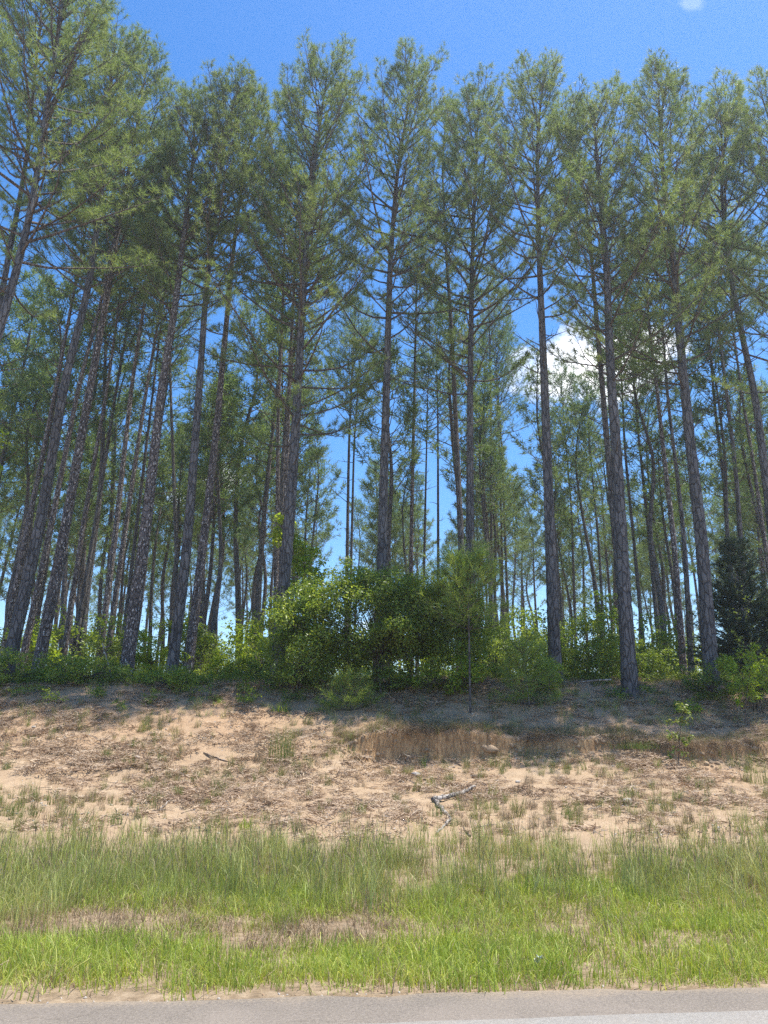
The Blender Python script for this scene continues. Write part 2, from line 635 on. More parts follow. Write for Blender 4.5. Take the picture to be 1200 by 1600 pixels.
# ---------------------------------------------------------------- ground, road
def axis(stops):
    out = [stops[0][0]]
    for (a, b, n) in stops:
        out += list(np.linspace(a, b, n + 1)[1:])
    return np.array(out)


def make_ground():
    xs = axis([(-200, -60, 14), (-60, -20, 40), (-20, -12, 40), (-12, 13, 330), (13, 22, 40), (22, 60, 38), (60, 200, 14)])
    ys = axis([(-120, -60, 3), (-60, 2, 20), (2, 5.2, 8), (5.2, 12, 70), (12, 18.2, 90), (18.2, 20.2, 64), (20.2, 27, 80), (27, 60, 50), (60, 160, 30), (160, 240, 6)])
    X, Y = np.meshgrid(xs, ys)
    Z = ground_z(X, Y)
    Z = Z - .05 * (Y < edge_y(X) - .15)
    # lip of the cut leans out a little where it is steep
    V = np.stack([X, Y, Z], -1).reshape(-1, 3)
    nx, ny = len(xs), len(ys)
    i = np.arange(ny - 1)[:, None] * nx + np.arange(nx - 1)[None, :]
    F = np.stack([i, i + 1, i + nx + 1, i + nx], -1).reshape(-1, 4)
    o = link('ground', new_mesh('ground', V, F, M['ground'], True))
    tag(o, kind='structure')


def road_strip(name, y0f, y1f, z, mat, kind='structure', thick=0.0):
    xs = np.linspace(-80, 80, 801)
    V = []
    n = len(xs)
    e1 = y1f(xs)
    e0 = y0f(xs)
    rows = 7
    for k in range(rows):
        t = k / (rows - 1)
        zz = z + np.zeros(n)
        V.append(np.stack([xs, e0 * (1 - t) + e1 * t, zz + .004 * vnoise(xs * 4, xs * 0 + t * 9, 3)], -1))
    V.append(np.stack([xs, e1 + .02, np.full(n, -.12)], -1))
    V = np.concatenate(V)
    i = np.arange(rows)[:, None] * n + np.arange(n - 1)[None, :]
    F = np.stack([i, i + 1, i + n + 1, i + n], -1).reshape(-1, 4)
    o = link(name, new_mesh(name, V, F, mat, False))
    tag(o, kind=kind)
    return o




def make_flare_haze():  # thin scattering volume added in place of the lens flare veiling the crowns
    x0, x1, y0, y1, z0, z1 = -205, 205, -125, 245, -6.0, 37.0
    V = [(x, y, z) for x in (x0, x1) for y in (y0, y1) for z in (z0, z1)]
    F = [(0, 1, 3, 2), (4, 6, 7, 5), (0, 4, 5, 1), (2, 3, 7, 6), (0, 2, 6, 4), (1, 5, 7, 3)]
    m = bpy.data.materials.new('flare_haze_air')
    m.use_nodes = True
    nt = m.node_tree
    nt.nodes.clear()
    out = nt.nodes.new('ShaderNodeOutputMaterial')
    v = nt.nodes.new('ShaderNodeVolumePrincipled')
    v.inputs['Color'].default_value = (.93, .97, 1.0, 1)
    v.inputs['Density'].default_value = FLARE_HAZE
    v.inputs['Anisotropy'].default_value = .62
    nt.links.new(v.outputs[0], out.inputs['Volume'])
    o = link('flare_haze', new_mesh('flare_haze', V, np.array(F), m))
    tag(o, kind='stuff')


if FLARE_HAZE > 0:
    make_flare_haze()
make_ground()
road_strip('road', lambda x: -6 + 0 * x, lambda x: edge_y(x) - .03 + .07 * fbm(x * 2.2, x * 0, 8, 4), .0, M['asphalt'])
road_strip('road_lane', lambda x: -5.4 + .05 * x, lambda x: 5.02 + .095 * np.clip(x, -20, 20) + .012 * fbm(x * 3, x * 0, 18, 3), .008, M['asphalt_lane'])


# ---------------------------------------------------------------- scatter (stuff only)
def scatter(name, pts, rot, scl, idx, protos, label=None):
    pc = bpy.data.collections.new(name + ' sources')
    for o in protos:
        pc.objects.link(o)
    pts = np.asarray(pts, np.float32)
    me = bpy.data.meshes.new(name)
    me.vertices.add(len(pts))
    me.vertices.foreach_set('co', pts.ravel())
    a = me.attributes.new('rot', 'FLOAT_VECTOR', 'POINT')
    a.data.foreach_set('vector', np.asarray(rot, np.float32).ravel())
    a = me.attributes.new('scl', 'FLOAT', 'POINT')
    a.data.foreach_set('value', np.asarray(scl, np.float32))
    a = me.attributes.new('idx', 'INT', 'POINT')
    a.data.foreach_set('value', np.asarray(idx, np.int32))
    o = link(name, me)
    ng = bpy.data.node_groups.new(name, 'GeometryNodeTree')
    ng.interface.new_socket('Geometry', in_out='INPUT', socket_type='NodeSocketGeometry')
    ng.interface.new_socket('Geometry', in_out='OUTPUT', socket_type='NodeSocketGeometry')
    gi = ng.nodes.new('NodeGroupInput')
    go = ng.nodes.new('NodeGroupOutput')
    iop = ng.nodes.new('GeometryNodeInstanceOnPoints')
    ci = ng.nodes.new('GeometryNodeCollectionInfo')
    ci.inputs['Collection'].default_value = pc
    ci.inputs['Separate Children'].default_value = True
    ci.inputs['Reset Children'].default_value = True

    def attr(nm, t):
        n = ng.nodes.new('GeometryNodeInputNamedAttribute')
        n.data_type = t
        n.inputs['Name'].default_value = nm
        return n.outputs['Attribute']
    L = ng.links
    L.new(gi.outputs[0], iop.inputs['Points'])
    L.new(ci.outputs[0], iop.inputs['Instance'])
    iop.inputs['Pick Instance'].default_value = True
    L.new(attr('idx', 'INT'), iop.inputs['Instance Index'])
    e2r = ng.nodes.new('FunctionNodeEulerToRotation')
    L.new(attr('rot', 'FLOAT_VECTOR'), e2r.inputs[0])
    L.new(e2r.outputs[0], iop.inputs['Rotation'])
    L.new(attr('scl', 'FLOAT'), iop.inputs['Scale'])
    L.new(iop.outputs[0], go.inputs[0])
    md = o.modifiers.new('scatter', 'NODES')
    md.node_group = ng
    tag(o, label, kind='stuff')
    return o


def blades(n, rad, h, w, lean, seg=3, curl=.5, r=rng, hvar=.35):
    """a patch of n grass blades: tapering bent ribbons"""
    a = r.random(n) * 2 * math.pi
    q = np.sqrt(r.random(n)) * rad
    base = np.stack([np.cos(a) * q, np.sin(a) * q, np.full(n, -.02)], -1)
    az = r.random(n) * 2 * math.pi
    hh = h * (1 - hvar + 2 * hvar * r.random(n))
    ln = np.abs(r.normal(0, lean, n))
    d = np.stack([np.cos(az), np.sin(az), np.zeros(n)], -1)
    fa = r.random(n) * 2 * math.pi
    side = np.stack([np.cos(fa), np.sin(fa), np.zeros(n)], -1)
    rows = []
    for k in range(seg + 1):
        t = k / seg
        ang = ln * (t * (1 - curl) + curl * t * t * 1.5)
        p = base + d * (np.sin(ang) * hh * t)[:, None] + np.array([0, 0, 1.0]) * (np.cos(ang) * hh * t)[:, None]
        ww = w * (1 - t * .85) * (.7 + .6 * r.random(n) * 0 + .3)
        if k < seg:
            rows.append(p - side * (ww * .5)[:, None] if hasattr(ww, '__len__') else p - side * ww * .5)
            rows.append(p + side * (ww * .5)[:, None] if hasattr(ww, '__len__') else p + side * ww * .5)
        else:
            rows.append(p)
    V = np.stack(rows, 1)                     # n, 2*seg+1, 3
    m = 2 * seg + 1
    off = np.arange(n)[:, None] * m
    F4 = []
    for k in range(seg - 1):
        F4.append(off + np.array([[2 * k, 2 * k + 1, 2 * k + 3, 2 * k + 2]]))
    F3 = off + np.array([[2 * seg - 2, 2 * seg - 1, 2 * seg]])
    return V.reshape(-1, 3), F4, F3


def patch_obj(name, parts):
    """parts: list of (V, F4list, F3, material)"""
    Vs, F4s, F3s, m4, m3, mats = [], [], [], [], [], []
    n = 0
    for (V, F4, F3, mt) in parts:
        if mt not in mats:
            mats.append(mt)
        mi = mats.index(mt)
        Vs.append(V)
        for f in F4:
            F4s.append(f + n)
            m4.append(np.full(len(f), mi))
        F3s.append(F3 + n)
        m3.append(np.full(len(F3), mi))
        n += len(V)
    Fs, mi = [], []
    if F4s:
        Fs.append(np.concatenate(F4s))
        mi.append(np.concatenate(m4))
    Fs.append(np.concatenate(F3s))
    mi.append(np.concatenate(m3))
    me = new_mesh(name, np.concatenate(Vs), Fs, mats=mats, midx=np.concatenate(mi))
    return bpy.data.objects.new(name, me)


def grass_proto(i, n, rad, h, w, lean, mat, mix=None, seg=3, curl=.5):
    V, F4, F3 = blades(n, rad, h, w, lean, seg, curl)
    parts = [(V, F4, F3, mat)]
    if mix:
        V, F4, F3 = blades(max(1, int(n * mix[1])), rad, h * mix[2], w, lean * 1.5, 2, curl)
        parts.append((V, F4, F3, mix[0]))
    return patch_obj('grass_source_%02d' % i, parts)


def seed_stalks(n, rad, h, mat):
    tb = Tubes()
    for k in range(n):
        a = rng.random() * 6.28
        q = rad * math.sqrt(rng.random())
        b = np.array([math.cos(a) * q, math.sin(a) * q, 0])
        l = rng.normal(0, .06, 2)
        hh = h * (.7 + .5 * rng.random())
        P = [b + np.array([l[0] * t * t, l[1] * t * t, hh * t]) for t in (0, .4, .75, .82, .93, 1)]
        tb.add(P, [.002, .0018, .0014, .0035, .004, .001], 3)
    return np.concatenate(tb.V), [np.concatenate(tb.F)], np.zeros((0, 3), int)


def scatter_on(name, n, xr, yr, dens, protos, smin, smax, tilt=.08, pick=None):
    x = rng.uniform(*xr, n)
    y = rng.uniform(*yr, n)
    keep = rng.random(n) < dens(x, y)
    x, y = x[keep], y[keep]
    z = ground_z(x, y)
    m = len(x)
    rot = np.stack([rng.normal(0, tilt, m), rng.normal(0, tilt, m), rng.random(m) * 6.283], -1)
    s = smin + (smax - smin) * rng.random(m) ** 1.3
    idx = rng.integers(0, len(protos), m) if pick is None else pick(x, y, m)
    return scatter(name, np.stack([x, y, z], -1), rot, s, idx, protos)


def soft_edge(x):
    return edge_y(x) + .10 + .14 * fbm(x * 1.6, x * 0 + 2, 61, 4)


def bare(x, y):
    """bare scraped strip between the mown and the tall grass; strongest on the left half"""
    c = 7.72 + .30 * fbm(x * .5, x * 0, 71, 3) - .03 * x
    w = .66 * smooth(-4.2, -3.6, x) * (1 - smooth(-.6, .9, x)) + .16 * smooth(-1.0, .5, x) * (1 - smooth(1, 3.0, x))
    return np.exp(-((y - c) / (w + .05)) ** 4) * (w > .05)


def make_grass():
    G, T, D = M['grass_green'], M['grass_tall'], M['grass_dry']
    near = [grass_proto(i, 34, .17, .11 + .03 * (i % 3), .0075, .55, G, (D, .25, .8)) for i in range(7)]

    def dn(x, y):
        e = smooth(0, .25, y - soft_edge(x))
        thin = .62 + 1.7 * fbm(x * .9, y * .9, 81, 3)
        worn = np.exp(-(((x - 1.62 - .1 * (y - 7)) / .32) ** 2)) * (y < 9) * .75 + np.exp(-((x + .95) ** 2 / .18 + (y - 7.25) ** 2 / .12)) * .8
        return np.clip(e * thin * (1 - bare(x, y) * .93) * (1 - smooth(9.3, 10.4, y)) * (1 - worn), 0, 1)
    scatter_on('short_grass', 16500, (-11, 11), (5.2, 10.4), dn, near, .55, 1.35, .12)
    tall = []
    for i in range(6):
        h = .25 + .04 * i
        V, F4, F3 = blades(24, .17, h, .009, .30, 4, .4)
        parts = [(V, F4, F3, T)]
        V, F4, F3 = blades(14, .19, h * .6, .008, .6, 3, .5)
        parts.append((V, F4, F3, D if i % 2 else T))
        if i % 2 == 0:
            parts.append((*seed_stalks(3, .15, h * 1.25, D), D))
        tall.append(patch_obj('grass_source_%02d' % i, parts))

    def dt(x, y):
        a = smooth(8.35, 9.0, y + .25 * fbm(x * .8, y * 0, 91, 3))
        b = 1 - smooth(9.9, 12.7, y - .7 * fbm(x * .35, y * 0 + 9, 92, 3) + .12 * np.abs(x - 1) * (x < 3) * 0)
        thin = np.clip(.62 + 1.2 * fbm(x * .6, y * .6, 93, 3), .34, 1)
        return a * b * thin
    scatter_on('tall_grass', 7800, (-15, 16), (8.2, 13.2), dt, tall, .55, 1.2, .07)
    dry = [grass_proto(i, 40, .16, .16, .006, 1.0, D, None, 3, .8) for i in range(5)]

    def dd(x, y):
        return np.clip(.10 + .9 * bare(x, y) ** .6 * .9 + .5 * np.exp(-((y - 8.75) / .28) ** 2) * (x < 2.5), 0, 1) * smooth(.1, .5, y - soft_edge(x))
    scatter_on('dry_thatch', 5200, (-11, 12), (5.6, 12.2), dd, dry, .5, 1.25, .2)

    # worn slope: thin sedges and stubble
    sl = [grass_proto(i, 12 + 3 * i, .08, .15 + .03 * i, .0065, .45, D if i in (0, 2, 3) else M['weed'], (D, .5, .8)) for i in range(6)]

    def ds(x, y):
        f = np.clip(.22 + 1.4 * fbm(x * .55, y * .55, 101, 4), 0, 1)
        return f * smooth(11.5, 12.6, y) * (1 - .6 * smooth(21, 24, y))
    scatter_on('slope_stubble', 14000, (-15, 17), (11.6, 25), ds, sl, .4, 1.15, .2)
    up = [grass_proto(i, 26, .13, .24 + .04 * i, .006, .5, M['weed'] if i % 2 else T, (D, .4, .8)) for i in range(4)]

    def du(x, y):
        f = np.clip(.28 + 1.7 * fbm(x * .6, y * .6, 111, 3), 0, 1)
        right = smooth(2.5, 4.5, x) * .9 + .3
        return f * right * smooth(19.6, 20.2, y) * (1 - .7 * smooth(23, 25, y))
    scatter_on('bank_grass', 3600, (-15, 17), (19.4, 27), du, up, .5, 1.2, .15)


def leaf_patch(i, mat, rad, h, n, leaf):
    q = np.random.default_rng(1300 + i)
    a = q.random(n) * 6.28
    r_ = rad * np.sqrt(q.random(n))
    cs = np.stack([np.cos(a) * r_, np.sin(a) * r_, h * (.3 + .7 * q.random(n)) * (1 - .5 * (r_ / rad) ** 2)], -1)
    V, F = leaf_cloud(cs, np.full(n, .10), 12, leaf, q, .7, .6)
    V[:, 2] = np.maximum(V[:, 2], .0)
    return bpy.data.objects.new('leaf_patch_source_%02d' % i, new_mesh('leaf_patch', V, F, mat))


def make_bank_cover():
    pr = [leaf_patch(i, M['leaf_mid'] if i % 3 else M['leaf_dark'], .32, .28 + .05 * i, 16, .055) for i in range(6)]

    def du(x, y):
        ys = y - .05 * x
        left = smooth(20.6, 22.4, ys + 1.4 * fbm(x * .5, y * .5, 151, 3)) * (1 - smooth(-2.0, -.6, x) * .8)
        right = smooth(22.4, 23.6, ys) * .55 * smooth(2, 3, x)
        return np.clip((left + right) * (.55 + 1.5 * fbm(x * .8, y * .8, 152, 3)), 0, 1)
    scatter_on('undergrowth', 1700, (-16, 18), (20.2, 33), du, pr, .45, 1.25, .15)
    # dead grass and roots hanging over the lip of the cut
    fr = [grass_proto(i, 34, .10, .30 + .05 * i, .006, .5, M['grass_dry'] if i % 2 else M['straw'], (M['twig'], .25, .9)) for i in range(5)]
    n = 650
    x = rng.uniform(-1.0, 15, n)
    keep = rng.random(n) < np.clip(.40 + 2.2 * fbm(x * 1.3, x * 0, 161, 3), 0, 1)
    x = x[keep]
    m = len(x)
    y = cut_line(x) + .05 * x + .10 + .10 * rng.random(m)
    z = ground_z(x, y)
    rot = np.stack([rng.uniform(1.2, 2.5, m), rng.normal(0, .4, m), rng.normal(0, .5, m)], -1)
    scatter('root_fringe', np.stack([x, y, z], -1), rot, .45 + .6 * rng.random(m), rng.integers(0, 5, m), fr)
    cl = []
    for i in range(5):
        V, F = rock(.5, 1, 90 + i)
        cl.append(bpy.data.objects.new('clod_source_%02d' % i, new_mesh('clod', V * np.array([1, .9, .7]), F, M['clod'])))
    x = rng.uniform(-1.0, 15, 1500)
    y = cut_line(x) + .05 * x - np.abs(rng.normal(0, .28, 1500)) + .05
    scatter('crumbled_clay', np.stack([x, y, ground_z(x, y)], -1), rng.random((1500, 3)) * 6.28, .02 + .16 * rng.random(1500) ** 4, rng.integers(0, 5, 1500), cl)
    bw = [grass_proto(i, 26, .14, .26, .006, .5, M['weed'] if i % 2 else M['grass_dry'], (M['grass_dry'], .4, .9)) for i in range(4)]
    x = rng.uniform(-1.5, 15, 420)
    y = cut_line(x) + .05 * x - np.abs(rng.normal(0, .5, 420))
    k = rng.random(420) < np.clip(.4 + 2 * fbm(x * .7, x * 0, 171, 3), 0, 1)
    x, y = x[k], y[k]
    scatter('weeds_under_cut', np.stack([x, y, ground_z(x, y)], -1), np.stack([rng.normal(0, .15, len(x)), rng.normal(0, .15, len(x)), rng.random(len(x)) * 6.28], -1), .4 + .9 * rng.random(len(x)), rng.integers(0, 4, len(x)), bw)
    ov = [grass_proto(i, 40, .15, .2, .007, .7, M['grass_dry'], (M['weed'], .35, 1.1)) for i in range(4)]
    x = rng.uniform(-1.2, 15, 900)
    y = cut_line(x) + .05 * x + rng.uniform(.12, .7, 900)
    scatter('lip_grass', np.stack([x, y, ground_z(x, y)], -1), np.stack([rng.normal(.2, .25, 900), rng.normal(0, .2, 900), rng.normal(0, .8, 900)], -1), .4 + .7 * rng.random(900), rng.integers(0, 4, 900), ov)


def make_litter():
    # pine straw: bunches of dead needles lying down
    ps = []
    for i in range(5):
        n = 60
        a = rng.random(n) * 6.28
        q = rng.random(n) ** .7 * .22
        p = np.stack([np.cos(a) * q, np.sin(a) * q, rng.random(n) * .05 + .004], -1)
        b = rng.random(n) * 6.28
        ln = .08 + .12 * rng.random(n)
        d = np.stack([np.cos(b) * ln, np.sin(b) * ln, rng.normal(0, .035, n)], -1)
        s = np.stack([-np.sin(b), np.cos(b), rng.normal(0, .8, n)], -1) * .0055
        V = np.stack([p - s, p + s, p + d], 1).reshape(-1, 3)
        F = np.arange(n * 3).reshape(-1, 3)
        ps.append(bpy.data.objects.new('straw_source_%02d' % i, new_mesh('straw', V, F, M['straw'])))

    def dl(x, y):
        f = np.clip(.35 + .05 * (y - 14) + 1.6 * fbm(x * .5, y * .5, 121, 4), .05, 1)
        return f * smooth(11.8, 13, y)
    scatter_on('pine_straw', 11000, (-15, 17), (11.8, 27), dl, ps, .6, 1.5, .1)
    # gravel and clods
    rs = []
    for i in range(6):
        V, F = rock(.5, 1, 3 + i)
        rs.append(bpy.data.objects.new('gravel_source_%02d' % i, new_mesh('gravel', V * np.array([1, .8, .6]), F, [M['clod'], M['pale_stone'], M['clod'], M['stone'], M['clod'], M['pale_stone']][i])))

    def dg(x, y):
        return np.clip(.4 + 1.8 * fbm(x * .8, y * .8, 131, 3), .02, 1) * smooth(11.5, 13, y) * (1 - .75 * smooth(20, 22, y))
    scatter_on('gravel', 9000, (-14, 16), (11.5, 24), dg, rs, .012, .075, .5)

    def dr(x, y):
        return np.exp(-((y - edge_y(x)) / .09) ** 2) * np.clip(.5 + 2 * fbm(x * 2, y * 2, 141, 3), 0, 1)
    scatter_on('road_edge_gravel', 14000, (-6, 6), (5.0, 6.3), dr, [o.copy() for o in rs], .006, .028, .5)
    # fallen twigs
    tw = []
    for i in range(5):
        tb = Tubes()
        L = .16 + .1 * rng.random()
        P = np.array([[t * L, rng.normal(0, .012), .008 + rng.random() * .012] for t in np.linspace(0, 1, 5)])
        tb.add(P, np.linspace(.005, .002, 5), 4)
        tb.add([P[2], P[2] + np.array([.05, .04, .01])], [.003, .0015], 3)
        tw.append(bpy.data.objects.new('twig_source_%02d' % i, tb.mesh('twig', M['deadwood'] if i % 2 else M['twig'])))
    scatter_on('fallen_twigs', 2600, (-14, 16), (12, 24), lambda x, y: .5 + 0 * x, tw, .4, 1.7, .15)


def rock(r, det, seed):
    q = np.random.default_rng(seed)
    import bmesh
    bm = bmesh.new()
    bmesh.ops.create_icosphere(bm, subdivisions=det + 1, radius=r)
    V = np.array([v.co[:] for v in bm.verts])
    F = np.array([[v.index for v in f.verts] for f in bm.faces])
    bm.free()
    n = V / np.linalg.norm(V, axis=1)[:, None]
    for k in range(5):
        d = q.normal(size=3)
        d /= np.linalg.norm(d)
        c = .55 + .3 * q.random()
        s = V @ d
        V = V - np.outer(np.maximum(0, s - c * r), d)
    V *= (1 + .12 * q.normal(size=(len(V), 1)) * .6)
    return V, F


# ---------------------------------------------------------------- pines
def tuft_templates(k, nper, ln, w, spread=(25, 70), axial=.12, seed=3):
    q = np.random.default_rng(seed)
    out = []
    for _ in range(k):
        az = q.random(nper) * 6.283
        el = np.radians(q.uniform(spread[0], spread[1], nper))
        b = np.stack([np.zeros(nper), np.zeros(nper), (q.random(nper) - .5) * 2 * axial], -1)
        d = np.stack([np.sin(el) * np.cos(az), np.sin(el) * np.sin(az), np.cos(el)], -1)
        L = ln * (.75 + .5 * q.random(nper))
        rv = q.normal(size=(nper, 3))
        s = np.cross(d, rv)
        s /= np.linalg.norm(s, axis=1)[:, None]
        out.append(np.stack([b - s * w / 2, b + s * w / 2, b + d * L[:, None]], 1))
    return np.array(out)            # k, nper, 3, 3


TUFT_HI = tuft_templates(10, 30, .20, .0135, (15, 95), .08, seed=3)
TUFT_MID = tuft_templates(8, 14, .25, .024, (20, 95), .12, seed=4)
TUFT_LO = tuft_templates(8, 10, .36, .044, (20, 95), .16, seed=5)
TUFT_YOUNG = tuft_templates(8, 22, .24, .009, (15, 80), .12, seed=6)


def place_tufts(tpl, P, D, S):
    P = np.asarray(P, float)
    D = np.asarray(D, float)
    D /= np.linalg.norm(D, axis=1)[:, None] + 1e-9
    n = len(P)
    rv = rng.normal(size=(n, 3))
    A = np.cross(D, rv)
    A /= np.linalg.norm(A, axis=1)[:, None] + 1e-9
    B = np.cross(D, A)
    Rm = np.stack([A, B, D], -1)            # columns
    T = tpl[rng.integers(0, len(tpl), n)]
    T = T * np.asarray(S, float)[:, None, None, None]
    V = np.einsum('nij,nktj->nkti', Rm, T) + P[:, None, None, :]
    V = V.reshape(-1, 3)
    return V, np.arange(len(V)).reshape(-1, 3)


def crown_data(pos, s0, s1, nprim, Lmax, tpl, tw_per_m=4.2, tstep=.2, br_sides=4, twig_tubes=True, prof=None, e0=6, e1=52, tscale=1.0, q=rng, gap=0):
    """pos(s) gives the trunk axis at height fraction s; branches from s0 to s1"""
    tb = Tubes()
    TP, TD, TS = [], [], []
    az = q.random() * 6.28
    top = pos(1.0)
    H = float(np.linalg.norm(pos(1.0) - pos(0.0)))
    k = 0
    while k < nprim:
        u = (k + q.random()) / nprim
        u = u ** .92
        s = s0 + (s1 - s0) * u
        k += 1
        az += 2.399 + q.normal(0, .5)
        # lower limbs are few and ragged
        if u < .25 and q.random() < .35:
            continue
        pr = (prof(u) if prof else (min(1.0, .66 + 1.5 * u) * (1 - u) ** .5 + .17))
        L = Lmax * pr * (.6 + .65 * q.random())
        b = pos(s)
        el = math.radians(e0 + (e1 - e0) * u + q.normal(0, 9))
        n = 6
        P = [b]
        d = np.array([math.cos(az) * math.cos(el), math.sin(az) * math.cos(el), math.sin(el)])
        cz = .10 + .12 * q.random()
        for i in range(n - 1):
            P.append(P[-1] + d * L / (n - 1))
            d = d + np.array([q.normal(0, .09), q.normal(0, .09), cz + q.normal(0, .06)])
            d /= np.linalg.norm(d)
        P = np.array(P)
        r0 = .008 + .0085 * L
        tb.add(P, np.linspace(r0, .006, n), br_sides)
        nt = int(L * tw_per_m * 1.0) + 3
        for j in range(nt):
            t = .30 + .70 * ((j + q.random()) / nt) ** .8
            f = t * (n - 1)
            i = min(n - 2, int(f))
            p = P[i] + (P[i + 1] - P[i]) * (f - i)
            dd = P[i + 1] - P[i]
            dd = dd / np.linalg.norm(dd)
            sd = np.cross(dd, [0, 0, 1.0])
            sd /= np.linalg.norm(sd) + 1e-9
            sgn = 1 if j % 2 else -1
            tl = (.22 + .42 * (1 - t) * min(L, 2.6) * .8) * (.6 + .8 * q.random())
            td = dd * .75 + sd * sgn * (.6 + .3 * q.random()) + np.array([0, 0, .25 + q.normal(0, .2)])
            td /= np.linalg.norm(td)
            e = p + td * tl + np.array([0, 0, .12 * tl])
            if twig_tubes:
                tb.add([p, (p + e) / 2 - np.array([0, 0, .03 * tl]), e], [.007, .0055, .004], 3)
            m = max(1, int(tl / tstep * (.8 + .4 * q.random())))
            for g in range(m):
                ft = 1 - g * tstep / max(tl, .2) * .9
                if ft < .15:
                    break
                TP.append(p + (e - p) * ft)
                TD.append(td + np.array([0, 0, .35]) + q.normal(0, .22, 3))
                TS.append(tscale * (.75 + .5 * q.random()))
        TP.append(P[-1])
        TD.append(P[-1] - P[-2])
        TS.append(tscale * 1.1)
    # leader
    for i in range(5):
        TP.append(pos(1 - i * .008))
        TD.append(np.array([0, 0, 1.0]) + q.normal(0, .2, 3))
        TS.append(tscale)
    V, F = place_tufts(tpl, TP, TD, TS)
    return tb, V, F


def trunk_tube(tb, pts, rad, sides, step, jit, flare=True):
    """resample a polyline smoothly and sweep it; radii by height fraction"""
    P = np.asarray(pts, float)
    seg = np.linalg.norm(np.diff(P, axis=0), axis=1)
    L = np.concatenate([[0], np.cumsum(seg)])
    n = max(8, int(L[-1] / step))
    t = np.linspace(0, L[-1], n)
    Q = np.stack([np.interp(t, L, P[:, k]) for k in range(3)], -1)
    for _ in range(3):        # round the corners
        w = max(1, int(1.0 / step))
        ker = np.ones(2 * w + 1) / (2 * w + 1)
        Qp = np.concatenate([2 * Q[0] - Q[w:0:-1], Q, 2 * Q[-1] - Q[-2:-w - 2:-1]]) if n > w + 2 else Q
        if n > w + 2:
            Q = np.stack([np.convolve(Qp[:, k], ker, 'valid') for k in range(3)], -1)
    u = t / L[-1]
    r = rad * (1 - u) ** .72 * (1 - .08 * np.sin(u * 3)) + .012
    if flare:
        r = r * (1 + .26 * np.exp(-t / .4))
    tb.add(Q, r, sides, jitter=jit)
    return Q


def make_pine(label, group, pts_px, d, wpx, crown_y, seed, hi=True, Lmax=2.4, nprim=60, bark='bark', dead=4, tpl=None, dense=1.0, e0=12, e1=58):
    """pts_px: trunk polyline in photo pixels from base to tip at distance d"""
    global rng
    rng = np.random.default_rng(seed)
    if hi:
        pts_px = pts_px[:-1] + [(pts_px[-1][0], pts_px[-1][1] + 24)]
        crown_y = crown_y + 60
        wpx = wpx * .86
    else:
        wpx = wpx * .78
        crown_y = crown_y + 30
    P = [np.array(at(x, y, d)) for x, y in pts_px]
    b = P[0]
    g = gz(b[0], d)
    # extend or cut the base to the ground
    dirv = P[1] - P[0]
    t = (g - .12 - P[0][2]) / dirv[2]
    P[0] = P[0] + dirv * t
    base = P[0].copy()
    P = [p - base for p in P]
    # slight wander in depth
    for i in range(1, len(P)):
        P[i][1] += rng.normal(0, .12) * min(1, i)
    root = thing('pine_tree', label, 'pine tree', tuple(base), 0, group)
    tb = Tubes()
    rad = wpx / FPX * d / 2
    Q = trunk_tube(tb, P, rad, 16 if hi else 10, .13 if hi else .35, .13 if hi else .10)
    t_ = link('trunk', tb.mesh('trunk', M[bark], hi is False), root)

    def pos(s):
        f = np.clip(s, 0, 1) * (len(Q) - 1)
        i = min(len(Q) - 2, int(f))
        return Q[i] + (Q[i + 1] - Q[i]) * (f - i)
    zc = at(pts_px[-1][0], crown_y, d).z - base[2]
    s0 = np.interp(zc, Q[:, 2], np.linspace(0, 1, len(Q)))
    if tpl is None:
        tpl = TUFT_HI if hi else TUFT_MID
    cb, V, F = crown_data(pos, s0, .99, int(nprim * 1.3), Lmax * 1.4, tpl, tw_per_m=4.3 if hi else 3.4, tstep=.25 if hi else .31, twig_tubes=hi, br_sides=5 if hi else 3, e0=e0 + 4, e1=e1 - 2)
    cr = link('crown', new_mesh('crown', V, F, M['needle'] if hi else M['needle_far']), root)
    br = link('branches', cb.mesh('branches', M['twig']), root)
    kids(root, t_, cr, br)
    # dead snags under the crown
    for k in range(dead + 3):
        s = s0 * (.62 + .4 * rng.random())
        p = pos(s)
        az = rng.choice([0, math.pi]) + rng.normal(0, .9)
        L = .35 + 1.3 * rng.random() ** 1.5
        el = .2 + .5 * rng.random()
        dd = np.array([math.cos(az) * math.cos(el), math.sin(az) * math.cos(el), math.sin(el)])
        tt = Tubes()
        tt.add([p, p + dd * L * .5, p + dd * L + np.array([rng.normal(0, .08), 0, rng.normal(0, .1)])], [.022, .016, .006], 5)
        if L > .8:
            q0 = p + dd * L * .55
            tt.add([q0, q0 + np.array([dd[0] * .2, .1, .35])], [.01, .004], 4)
        dl = link('dead_branch', tt.mesh('dead_branch', M['twig']), root)
        kids(root, dl)
    return root


FRONT = 'big pines along the front of the stand'
MIDG = 'thinner pines standing inside the stand'
